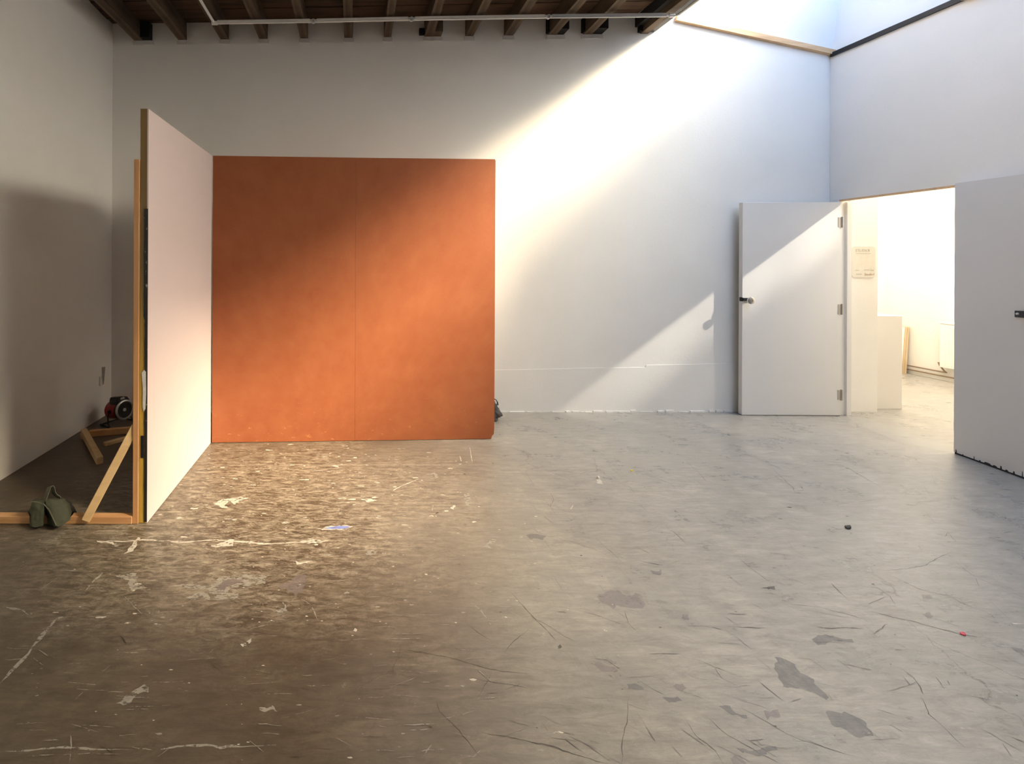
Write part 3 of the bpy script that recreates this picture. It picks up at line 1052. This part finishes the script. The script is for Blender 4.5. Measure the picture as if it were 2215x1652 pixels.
obj('tape', tb, M['tape'], t, label='torn strip of white tape')
tb = B()  # dark slot in the end timber, drawn as a black plate
p0, p1 = at(304.5, 990, PY0), at(311, 942, PY0)
box(tb, p0.x, p1.x, PY0 - .0016, PY0 - .0002, p0.z, p1.z)
obj('slot_plate', tb, M['black'], t, label='black plate drawn for the dark slot in the end timber')
for z0 in (.003, 1.2, PH - .046):
    tb = B()
    box(tb, PX - .048, PX - .0085, PY0 + .047, PY1 - .046, z0, z0 + .045)
    obj('rail', tb, M['pine_x'], t)
tb = B()
box(tb, PX - .048, PX - .0085, PY1 - .045, PY1, .003, PH)
obj('rear_stud', tb, M['pine_z'], t)

# ------------------------------------------------------------------ braces behind the pink panel
UX0, UX1 = PX - .083, PX - .050
t = thing('timber_brace', 'pine brace with tall upright, long foot and diagonal beside the yellow edge', 'brace', (UX0, PY0, 0))
tb = B()
box(tb, UX0, UX1, PY0 - .006, PY0 + .04, 0, 2.14)
bevel(tb, .0025)
obj('upright', tb, M['pine_z'], t)
tb = B()
box(tb, XL + .02, UX0 - .001, PY0 - .012, PY0 + .034, .001, .045)
bevel(tb, .003)
obj('foot', tb, M['pine_x'], t)
tb = B()
a, b = at(186, 1129, PY0 - .026), at(291, 926, PY0 - .026)
beam(tb, (a.x, PY0 - .026, a.z + .012), (b.x - .012, PY0 + .016, b.z), .024, .046)
bevel(tb, .002)
obj('diagonal', tb, M['pine_pale'], t)
tb = B()
p = at(290, 540, PY0)
tube(tb, [(p.x - .004, PY0 + .01, p.z), (UX0 + .01, PY0 + .012, p.z)], .003, 8)
obj('nail', tb, M['dark_metal'], t)

t = thing('timber_brace', 'pine brace lying on the floor behind, its arm jutting from the left wall', 'brace', (-2.3, 3.95, 0))
a, b = fpt(190, 946), fpt(286, 938)
d = (b - a).normalized()
a2, b2 = Vector((a.x, a.y + .022, .028)), Vector((a.x, a.y + .022, .028)) + d * .86
tb = B()
beam(tb, a2, b2, .042, .052)
bevel(tb, .003)
obj('foot', tb, M['pine_x'], t)
na, fa = fpt(216, 1004), fpt(179, 947)
d = (na - fa).normalized()
tb = B()
beam(tb, (fa.x + .008, fa.y, .056), (na.x, na.y, .0275), .046, .053)
bevel(tb, .003)
obj('arm', tb, M['pine_pale'], t)
tb = B()
beam(tb, (fa.x + .008, fa.y, .0), (fa.x + .008, fa.y, .029), .044, .044, up=(d.x, d.y, 0))
obj('filler_block', tb, M['pine_x'], t)
a, b = fpt(222, 966), fpt(283, 949)
d = (b - a).normalized()
tb = B()
e = a + d * .27
beam(tb, (a.x, a.y + .02, .0125), (e.x, e.y + .02, .0125), .045, .024)
bevel(tb, .002)
tag(obj('wooden_lath', tb, M['pine_pale']), 'thin pine lath flat on the floor behind the diagonal brace', 'lath')

# ------------------------------------------------------------------ fan heater
hb = Vector((-2.235, 4.24, 0))
t = thing('fan_heater', 'red drum fan heater with black grille in the left corner', 'heater', tuple(hb))
ax = Vector((.87, -.47, .14)).normalized()
side = ax.cross(Vector((0, 0, 1))).normalized()
upv = side.cross(ax).normalized()
c0 = hb + Vector((.0, 0, .135))
R = .083
fc = c0 + ax * .10                          # centre of the front
def hl(prof, n=36):
    bm = B()
    lathe(bm, c0, ax, prof, n)
    return bm
body = obj('body', hl([(-.11, 0), (-.11, .060), (-.10, .074), (-.085, R), (.06, R), (.06, 0)]), M['red'], t, smooth=True)
obj('front_shell', hl([(.058, .06), (.058, R + .001), (.094, R + .001), (.094, .06)]), M['black_rubber'], t, smooth=True)
obj('front_ring', hl([(.088, .075), (.086, R + .004), (.094, R + .008), (.104, R + .005), (.108, R - .004), (.102, R - .010), (.088, .075)]), M['steel_ring'], t, smooth=True)
gb = B()
for rr in [.012, .022, .033, .044, .055, .066]:
    pts = [fc - ax * .006 + (side * math.cos(2 * math.pi * k / 32) + upv * math.sin(2 * math.pi * k / 32)) * rr for k in range(33)]
    tube(gb, pts, .0014, 6, cap=False)
for k in range(12):
    an = 2 * math.pi * k / 12
    dd = side * math.cos(an) + upv * math.sin(an)
    tube(gb, [fc - ax * .007 + dd * .012, fc - ax * .007 + dd * .077], .0014, 6)
lathe(gb, c0, ax, [(.074, 0), (.074, .077), (.078, .077), (.078, 0)], 32)
g = obj('grille', gb, M['black_rubber'], t)
hbm = B()
lathe(hbm, fc, ax, [(-.012, 0), (-.012, .015), (-.002, .015), (0, .011), (-.003, .006), (-.003, 0)], 24)
obj('hub', hbm, M['tag_grey'], g, smooth=True)
bx = B()
def hp(s, u, f):
    return c0 + side * s + upv * u + ax * f
prof = [(-.062, .052), (-.062, .085), (-.045, .112), (-.012, .117), (0, .125), (.050, .128), (.062, .10), (.062, .055)]
A = [bx.verts.new(hp(s, u, .085)) for s, u in prof]
Bq = [bx.verts.new(hp(s * .9, u * .97, -.04)) for s, u in prof]
bx.faces.new(A)
bx.faces.new(Bq[::-1])
for k in range(len(prof)):
    k2 = (k + 1) % len(prof)
    bx.faces.new((A[k], A[k2], Bq[k2], Bq[k]))
bevel(bx, .005, 2)
ctl = obj('control_box', bx, M['black_rubber'], t)
bx = B()
hexa(bx, [hp(-.014, .098, .0855), hp(.026, .098, .0855), hp(.026, .098, .088), hp(-.014, .098, .088),
          hp(-.014, .116, .0855), hp(.026, .116, .0855), hp(.026, .116, .088), hp(-.014, .116, .088)])
obj('tag', bx, M['tag_grey'], ctl, label='small pale plate on the control box')
kn = B()
lathe(kn, hp(-.042, .082, .085), ax, [(0, .014), (.010, .013), (.012, .009), (.012, 0)], 20)
obj('knob', kn, M['black_rubber'], ctl, smooth=True)
for sg in (-1, 1):                          # bent tube stand, one loop each side
    tb = B()
    fwd = Vector((ax.x, ax.y, 0)).normalized()
    p = c0 + side * sg * (R + .008)
    foot = Vector((p.x, p.y, .007)) + Vector((side.x, side.y, 0)) * sg * .022
    pts = [p + Vector((0, 0, .0)), p + Vector((0, 0, -.045)) + Vector((side.x, side.y, 0)) * sg * .012,
           foot + fwd * .02 + Vector((0, 0, .03)), foot + fwd * .045 + Vector((0, 0, .004)), foot + fwd * .03, foot - fwd * .09,
           foot - fwd * .10 - Vector((side.x, side.y, 0)) * sg * .03]
    tube(tb, pts, .0065, 10)
    lathe(tb, c0 + side * sg * (R - .002), side * sg, [(0, .02), (.016, .018), (.018, 0)], 18)
    obj('stand', tb, M['black_rubber'], t, smooth=True)
tb = B()
foot1 = Vector((c0.x, c0.y, .0085)) + Vector((side.x, side.y, 0)) * (R + .03)
foot0 = Vector((c0.x, c0.y, .0085)) - Vector((side.x, side.y, 0)) * (R + .03)
fwd = Vector((ax.x, ax.y, 0)).normalized()
tube(tb, [foot0 - fwd * .10, foot1 - fwd * .10], .0065, 10)
obj('crossbar', tb, M['black_rubber'], t, smooth=True)

# ------------------------------------------------------------------ sandbags
def pouch(v8, mat, name, parent, amp=.012, seed=0.0, levels=4, rest=False):
    bm = B()
    hexa(bm, v8)
    for _ in range(levels):
        bmesh.ops.subdivide_edges(bm, edges=bm.edges[:], cuts=1, use_grid_fill=True)
        bmesh.ops.smooth_vert(bm, verts=bm.verts[:], factor=.28, use_axis_x=True, use_axis_y=True, use_axis_z=True)
    bm.normal_update()
    for v in bm.verts:
        q = v.co * 16 + Vector((seed, seed * .3, 0))
        w = noise.noise(q) * amp + (abs(noise.noise(q * 1.9)) - .3) * amp * .8
        v.co += v.normal * w
        v.co.z = max(v.co.z, .002)
        if rest and PY0 - .018 < v.co.y < PY0 + .04:
            v.co.z = max(v.co.z, .048)
    return obj(name, bm, mat, parent, smooth=True)

t = thing('sandbag', 'olive green canvas sandbag with a strap handle slumped over the brace foot', 'sandbag', (-1.75, 2.6, 0))
def R2(x, y, z):
    p = at(x, y, z)
    return (p.x, p.y, p.z)
right = [R2(128, 1141, 2.545), R2(150, 1122, 2.61), R2(170, 1118, 2.74), R2(92, 1127, 2.66),
         R2(98, 1082, 2.60), R2(136, 1078, 2.63), R2(146, 1080, 2.72), R2(104, 1080, 2.70)]
left = [R2(70, 1141, 2.545), R2(92, 1137, 2.56), R2(98, 1126, 2.70), R2(58, 1122, 2.70),
        R2(66, 1084, 2.60), R2(96, 1082, 2.61), R2(108, 1079, 2.70), R2(74, 1080, 2.70)]
def grow(v8, k):
    c = sum((Vector(p) for p in v8), Vector()) / 8
    return [tuple(c + (Vector(p) - c) * k) for p in v8]
pouch(grow(right, 1.17), M['olive'], 'pouch', t, .010, 3.1, rest=True)
pouch(grow(left, 1.15), M['olive'], 'pouch', t, .010, 11.7, rest=True)
def ribbon(pts, w, th, wdir, mat, name, parent, label=None):
    bm = B()
    wd = Vector(wdir).normalized() * w / 2
    pts = [Vector(p) for p in pts]
    rows = []
    for i, p in enumerate(pts):
        d = (pts[min(i + 1, len(pts) - 1)] - pts[max(i - 1, 0)]).normalized()
        nn = d.cross(wd).normalized() * th / 2
        rows.append([bm.verts.new(q) for q in (p - wd - nn, p + wd - nn, p + wd + nn, p - wd + nn)])
    for a, b in zip(rows, rows[1:]):
        for k in range(4):
            bm.faces.new((a[k], a[(k + 1) % 4], b[(k + 1) % 4], b[k]))
    bm.faces.new(rows[0][::-1])
    bm.faces.new(rows[-1])
    return obj(name, bm, mat, parent, label=label)
loop = [(88, 1098), (94, 1086), (99, 1074), (103, 1062), (107, 1053), (112, 1051), (115, 1056), (116, 1064), (120, 1070), (126, 1074), (130, 1082)]
ribbon([R2(x, y, 2.60 + .006 * i) for i, (x, y) in enumerate(loop)], .030, .004, (.95, -.30, .30), M['olive_strap'], 'handle', t, 'webbing strap handle')
edge = [(134, 1079), (148, 1088), (157, 1098), (163, 1110), (166, 1121)]
ribbon([R2(x, y, 2.665 + .004 * i) for i, (x, y) in enumerate(edge)], .018, .004, (.3, 1, 0), M['black_rubber'], 'strap', t, 'dark strap along the edge')
flap = [(66, 1084), (80, 1086), (95, 1090), (106, 1102), (114, 1118), (122, 1136)]
ribbon([R2(x, y, 2.563 - .004 * i) for i, (x, y) in enumerate(flap)], .012, .004, (.5, -1, .3), M['olive_strap'], 'piping', t, 'seam piping between the two pouches')

t = thing('sandbag', 'dark charcoal sandbag peeping out behind the right edge of the orange panel', 'sandbag', (1.30, 4.30, 0))
c = fpt(1072, 906)
def off(x, y, z):
    return (c.x + x, c.y + y, z)
pouch([off(-.20, -.10, 0), off(.02, -.09, 0), off(.045, .10, 0), off(-.20, .10, 0),
       off(-.16, -.05, .17), off(.015, -.04, .17), off(.02, .06, .17), off(-.16, .06, .17)], M['charcoal_bag'], 'pouch', t, .016, 5.0)
pouch([off(-.02, -.085, .03), off(.062, -.06, .045), off(.062, .05, .045), off(-.02, .09, .03),
       off(-.03, -.05, .12), off(.03, -.04, .125), off(.03, .04, .125), off(-.03, .05, .12)], M['charcoal_bag'], 'pouch', t, .014, 9.0)
ribbon([off(-.08, 0, .16), off(-.05, 0, .19), off(-.02, 0, .198), off(.004, 0, .19), off(.016, 0, .17), off(.022, 0, .14)], .03, .005, (0, 1, 0), M['charcoal_bag'], 'handle', t)

# ------------------------------------------------------------------ doors
# open leaf, folded back against the back wall
db = B()
hx, hy = 4.915, yb(4.9) - .125
fx, fy = 3.925, yb(3.92) - .105
dd = Vector((fx - hx, fy - hy, 0)).normalized()
dn = Vector((dd.y, -dd.x, 0))
if dn.y < 0:
    dn = -dn
TD = .044
DZ0, DZ1 = .008, 2.165
def dp(s, n_, z):
    p = Vector((hx, hy, 0)) + dd * s + dn * n_
    return Vector((p.x, p.y, z))
LD = (Vector((fx, fy, 0)) - Vector((hx, hy, 0))).length
hexa(db, [dp(0, 0, DZ0), dp(LD, 0, DZ0 - .002), dp(LD, TD, DZ0), dp(0, TD, DZ0), dp(0, 0, DZ1), dp(LD, 0, DZ1 - .006), dp(LD, TD, DZ1 - .006), dp(0, TD, DZ1)])
bevel(db, .002)
door = struct('door_1', db, M['door'])
zk = H - (650 - CY) * hy / F + .02
tb = B()
k0 = dp(LD - .045, 0, zk)
lathe(tb, k0 - dn * .0, -dn, [(0, .024), (.006, .024), (.008, .012), (.03, .012), (.036, .030), (.046, .037), (.056, .035), (.062, .022), (.062, .010), (.058, .008), (.058, 0)], 28)
obj('door_knob', tb, M['chrome'], door, smooth=True, label='round metal knob')
tb = B()
beam(tb, dp(LD - .004, -.006, zk + .008), dp(LD - .048, -.006, zk + .008), .010, .030)
beam(tb, dp(LD + .001, -.004, zk + .008), dp(LD + .001, .03, zk + .008), .004, .04)
obj('latch', tb, M['dark_metal'], door, label='dark latch plate at the door edge')
for z in (1.96, 1.08, .215):
    tb = B()
    tube(tb, [dp(-.008, -.004, z - .055), dp(-.008, -.004, z + .055)], .009, 12)
    hexa(tb, [dp(.002, -.003, z - .05), dp(.03, -.003, z - .05), dp(.03, .0, z - .05), dp(.002, .0, z - .05),
              dp(.002, -.003, z + .05), dp(.03, -.003, z + .05), dp(.03, .0, z + .05), dp(.002, .0, z + .05)])
    obj('hinge', tb, M['hinge'], door, label='paint-spotted hinge')
# grey strip in the gap under the leaf
tb = B()
hexa(tb, [dp(.0, .003, .001), dp(LD, .003, .001), dp(LD, TD - .002, .001), dp(0, TD - .002, .001), dp(0, .003, DZ0 - .002), dp(LD, .003, DZ0 - .003), dp(LD, TD - .002, DZ0 - .003), dp(0, TD - .002, DZ0 - .002)])
obj('gap_strip', tb, M['scrape'], door)

# door frame
jb = B()
box(jb, XR - .012, XR + WT + .001, OY1 - .004, OY1 + .055, 0, OZ + .004)
box(jb, XR + .06, XR + .085, OY1 - .024, OY1 - .003, 0, OZ - .02)
box(jb, XR + WT - .02, XR + WT + .001, OY1 - .014, OY1 - .003, 0, OZ)
struct('trim_4', jb, M['door'])
jb = B()
box(jb, XR - .006, XR + .028, OY0 + .03, OY1 - .005, OZ - .016, OZ + .002)
struct('trim_5', jb, M['rail_wood'])

# second leaf, standing a little proud of the wall
A0 = fpt(2063, 980.5)
A1 = fpt(2215, 1036)
d2 = (A1 - A0)
d2.z = 0
d2.normalize()
n2 = Vector((-d2.y, d2.x, 0))
if n2.x < 0:
    n2 = -n2
def p2(s, n_, z):
    p = A0 + d2 * s + n2 * n_
    return Vector((p.x, p.y, z))
L2 = 1.02
db = B()
hexa(db, [p2(0, 0, .014), p2(L2, 0, .014), p2(L2, .045, .014), p2(0, .045, .014), p2(0, 0, 2.20), p2(L2, 0, 2.185), p2(L2, .045, 2.185), p2(0, .045, 2.20)])
bmesh.ops.subdivide_edges(db, edges=[e for e in db.edges if abs(e.verts[0].co.z - e.verts[1].co.z) > 1], cuts=60)
for v in db.verts:
    if (v.co - A0).xy.length < .1:
        v.co += n2.cross(Vector((0, 0, 1))) * noise.noise(v.co * 11) * .002
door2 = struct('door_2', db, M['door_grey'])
tb = B()  # shaded gap under the leaf, drawn as a black strip
hexa(tb, [p2(.002, .004, .0005), p2(L2, .004, .0005), p2(L2, .040, .0005), p2(.002, .040, .0005), p2(.002, .004, .0135), p2(L2, .004, .0135), p2(L2, .040, .0135), p2(.002, .040, .0135)])
obj('gap_strip', tb, M['black'], door2, label='black strip for the shaded gap below the leaf')
tb = B()
for s, w, h in ((.012, .010, .035), (.06, .008, .01), (.135, .006, .03), (.17, .012, .012), (.20, .05, .014), (.255, .03, .012), (.30, .012, .030), (.33, .02, .012), (.375, .012, .022),
                (.425, .006, .05), (.455, .014, .045), (.53, .008, .022), (.58, .03, .014)):
    hexa(tb, [p2(s, -.0008, .0138), p2(s + w, -.0008, .0138), p2(s + w, .0005, .0138), p2(s, .0005, .0138),
              p2(s + w * .2, -.0008, .014 + h * .75), p2(s + w * .7, -.0008, .014 + h * .7), p2(s + w * .7, .0005, .014 + h * .7), p2(s + w * .2, .0005, .014 + h * .75)])
obj('scuff_marks', tb, M['scuff'], door2, label='black scuffs along the foot')
zb = at(2200, 679, 3.24).z
s0 = None
for k in range(200):                        # where the hasp starts along the leaf
    s = k * .004
    p = p2(s, 0, zb)
    if CX + F * p.x / p.y > 2196.5:
        s0 = s
        break
tb = B()
hexa(tb, [p2(s0, -.010, zb - .026), p2(s0 + .34, -.010, zb - .020), p2(s0 + .34, 0, zb - .020), p2(s0, 0, zb - .026),
          p2(s0, -.010, zb + .022), p2(s0 + .34, -.010, zb + .034), p2(s0 + .34, 0, zb + .034), p2(s0, 0, zb + .022)])
bevel(tb, .002)
hasp = obj('hasp', tb, M['dark_metal'], door2, label='dark metal hasp bar')
for s in (.018, .09):
    tb = B()
    lathe(tb, p2(s0 + s, -.010, zb), -n2, [(0, .009), (.004, .008), (.007, .004), (.0075, 0)], 16)
    obj('bolt', tb, M['steel_ring'], hasp, smooth=True)

# ------------------------------------------------------------------ the next room
nw = B()
box(nw, 5.30, 5.44, 4.90, 6.72, 0, 3.75)
struct('wall_next_left', nw, M['wall_next'])
nw = B()
box(nw, 5.30, 8.05, 6.60, 6.75, 0, 3.75)
struct('wall_next_back', nw, M['wall_next'])
NX = 7.80
nw = B()
box(nw, NX, NX + .15, 1.2, 6.60, 0, 3.75)
struct('wall_next_right', nw, M['wall_next'])
nw = B()
box(nw, XR + WT, NX + .15, 1.05, 1.2, 0, 3.75)
struct('wall_next_front', nw, M['wall_next'])
nw = B()
box(nw, XR + WT, NX + .2, 1.0, 6.75, 3.70, 3.80)
struct('ceiling_next', nw, M['wall_next'])

# sign by the doorway
sx0, sx1 = at(1842.5, 560, 4.655), at(1893, 560, 4.655)
sz0, sz1 = at(1868, 600, 4.655).z, at(1868, 533, 4.655).z
sy = yb(5.25)
t = thing('door_sign', 'small cream card sign with rounded corners beside the open doorway', 'sign', ((sx0.x + sx1.x) / 2, sy, sz0))
w, h = sx1.x - sx0.x, sz1 - sz0
tb = B()
pr = []
r = .028
for cx_, cz_, a0 in ((w - r, r, -90), (w - r, h - r, 0), (r, h - r, 90), (r, r, 180)):
    for k in range(7):
        a = math.radians(a0 + 15 * k)
        pr.append((cx_ + r * math.cos(a), cz_ + r * math.sin(a)))
fa_ = [tb.verts.new((sx0.x + q[0], sy - .008, sz0 + q[1])) for q in pr]
fb_ = [tb.verts.new((sx0.x + q[0], sy - .001, sz0 + q[1])) for q in pr]
tb.faces.new(fa_)
tb.faces.new(fb_[::-1])
for k in range(len(pr)):
    k2 = (k + 1) % len(pr)
    tb.faces.new((fa_[k], fa_[k2], fb_[k2], fb_[k]))
obj('card', tb, M['sign'], t)
def text(s, x, z, size, mat, par):
    cu = bpy.data.curves.new('lettering', 'FONT')
    cu.body = s
    cu.size = size
    cu.extrude = .0004
    cu.materials.append(mat)
    tmp = link(bpy.data.objects.new('lettering_curve', cu))
    bpy.context.view_layer.update()
    me = bpy.data.meshes.new_from_object(tmp.evaluated_get(bpy.context.evaluated_depsgraph_get()))
    bpy.data.objects.remove(tmp)
    o = link(bpy.data.objects.new('lettering', me))
    o.parent = par
    o.location = Vector((x, sy - .0088, z)) - Vector(par.location)
    o.rotation_euler = (math.pi / 2, 0, 0)
    return o
px_ = w / 50.5
text('STUDIO', sx0.x + 7 * px_, sz1 - 11.5 * px_, .040, M['ink'], t)
text('1', sx0.x + 35 * px_, sz1 - 11.5 * px_, .040, M['ink'], t)
text('Studio1', sx0.x + 27 * px_, sz0 + 4.5 * px_, .034, M['ink_red'], t)
def bar(x0, z0, x1, z1, mat, name):
    bm = B()
    box(bm, sx0.x + x0 * px_, sx0.x + x1 * px_, sy - .0088, sy - .0081, sz1 - z1 * px_, sz1 - z0 * px_)
    return bm
for q in ((8, 14.6, 40, 15.6), (7, 51, 15, 52), (26, 50, 37, 51.5), (39, 50.5, 47, 52), (9, 59, 21, 60.5)):
    obj('ruled_line', bar(*q, None, ''), M['ink'], t)

# plinth
q0, q1 = fpt(1897, 884.5), fpt(1950.5, 884.5)
pz = at(1940, 683, q0.y).z
tb = B()
box(tb, q0.x - .01, q1.x, q0.y, q0.y + .27, 0, pz)
bevel(tb, .003)
tag(obj('plinth', tb, M['plinth']), 'tall plain white plinth standing in the next room beside the doorway', 'plinth')

# sheets leaning on the far wall
bY = 6.28
xs = [7.665, 7.689, 7.711, 7.735]
tops = [7.722, 7.745, 7.765, 7.785]
labs = ['white faced sheet, innermost into the room of the four leaning boards', 'pale ply sheet behind the white faced one, leaning in the next room',
        'tan ply sheet, third back of the boards leaning in the next room', 'thin board closest to the wall of the four leaning boards']
for i in range(4):
    tb = B()
    th = (.018, .016, .018, .012)[i]
    hgt = (.655, .648, .650, .655)[i]
    x0, x1 = xs[i], tops[i]
    y0 = bY + (.0, .004, .002, .008)[i]
    hexa(tb, [(x0, y0, .001), (x0 + th, y0, .001), (x0 + th, y0 + .28, .001), (x0, y0 + .28, .001),
              (x1 - .012, y0, hgt), (x1 - .012 + th, y0, hgt), (x1 - .012 + th, y0 + .28, hgt), (x1 - .012, y0 + .28, hgt)])
    for f in tb.faces:
        f.material_index = 0
    tb.normal_update()
    bmesh.ops.recalc_face_normals(tb, faces=tb.faces[:])
    for f in tb.faces:
        if abs(f.normal.x) > .8 and i == 0:
            f.material_index = 1
    tag(obj('wooden_board', tb, [M['sheet_edge'], M['sheet_white']]), labs[i], 'board', 'boards leaning in the next room')

# radiator and pipes
ry0, ry1 = 4.9, 5.90
rz0, rz1 = .185, .785
t = thing('radiator', 'white panel radiator on the far wall of the next room', 'radiator', (NX, (ry0 + ry1) / 2, rz0))
tb = B()
box(tb, NX - .10, NX - .045, ry0, ry1, rz0, rz1 - .03)
bevel(tb, .006, 2)
pan = obj('panel', tb, M['radiator'], t)
tb = B()
yy = ry0 + .03
while yy < ry1 - .03:
    box(tb, NX - .104, NX - .0995, yy, yy + .02, rz0 + .03, rz1 - .06)
    yy += .035
obj('ribs', tb, M['radiator'], pan)
tb = B()
box(tb, NX - .106, NX - .040, ry0 - .004, ry1 + .004, rz1 - .028, rz1)
bevel(tb, .004)
obj('top_grille', tb, M['radiator'], t)
for yy in (ry0 + .15, ry1 - .15):
    tb = B()
    box(tb, NX - .046, NX - .0005, yy, yy + .04, rz0 + .05, rz1 - .08)
    obj('bracket', tb, M['radiator'], t)
tb = B()
tube(tb, [(NX - .03, 6.58, .115), (NX - .03, 5.90, .115), (NX - .04, 5.875, .118), (NX - .055, 5.885, .135), (NX - .06, 5.925, .20), (NX - .06, 5.94, .24)], .009, 10)
t = tag(obj('heating_pipe', tb, M['copper'], smooth=True), 'upper brown pipe along the wall foot, bent up to the radiator', 'pipe')
tb = B()
tube(tb, [(NX - .03, 6.58, .062), (NX - .03, 4.9, .062)], .009, 10)
tag(obj('heating_pipe', tb, M['copper'], smooth=True), 'lower brown pipe along the wall foot under the radiator', 'pipe')
tb = B()
a, b = fpt(2030, 818), fpt(2056, 824)
beam(tb, (a.x, a.y, .0125), (b.x, b.y, .0125), .07, .022)
beam(tb, (b.x + .01, b.y - .02, .013), (b.x + .06, b.y - .25, .013), .03, .024)
tag(obj('wood_offcut', tb, M['pine_x']), 'small orange wood offcut on the floor below the radiator', 'offcut')

# ------------------------------------------------------------------ litter on the floor
def scrap(px, py, sx, sy_, mat, name, lab, cat, h=.004, rot=.4):
    c = fpt(px, py)
    tb = B()
    n = 7
    lo = []
    for k in range(n):
        a = 2 * math.pi * k / n
        r = random.uniform(.75, 1.15)
        x, y = sx * r * math.cos(a), sy_ * r * math.sin(a)
        lo.append((c.x + x * math.cos(rot) - y * math.sin(rot), c.y + x * math.sin(rot) + y * math.cos(rot)))
    a = [tb.verts.new((p[0], p[1], .0008)) for p in lo]
    b = [tb.verts.new((p[0], p[1], .0008 + h * random.uniform(.4, 1.6))) for p in lo]
    tb.faces.new(a[::-1])
    tb.faces.new(b)
    for k in range(n):
        tb.faces.new((a[k], a[(k + 1) % n], b[(k + 1) % n], b[k]))
    tag(obj(name, tb, mat), lab, cat)
scrap(1367, 1018, .012, .008, M['yellow_paper'], 'plastic_scrap', 'tiny bright yellow scrap on the grey floor mid room', 'scrap')
scrap(2083, 1372, .009, .010, M['red_paper'], 'plastic_scrap', 'tiny pinkish red scrap beside a long crack at far right', 'scrap', .006)
scrap(1834, 1142, .022, .014, M['dark_chip'], 'floor_chip', 'small dark square chip on the floor in front of the doorway', 'chip', .008)
scrap(1294, 1034, .012, .010, M['paper'], 'paper_scrap', 'small white crumpled scrap on the floor right of the orange panel', 'scrap', .012)
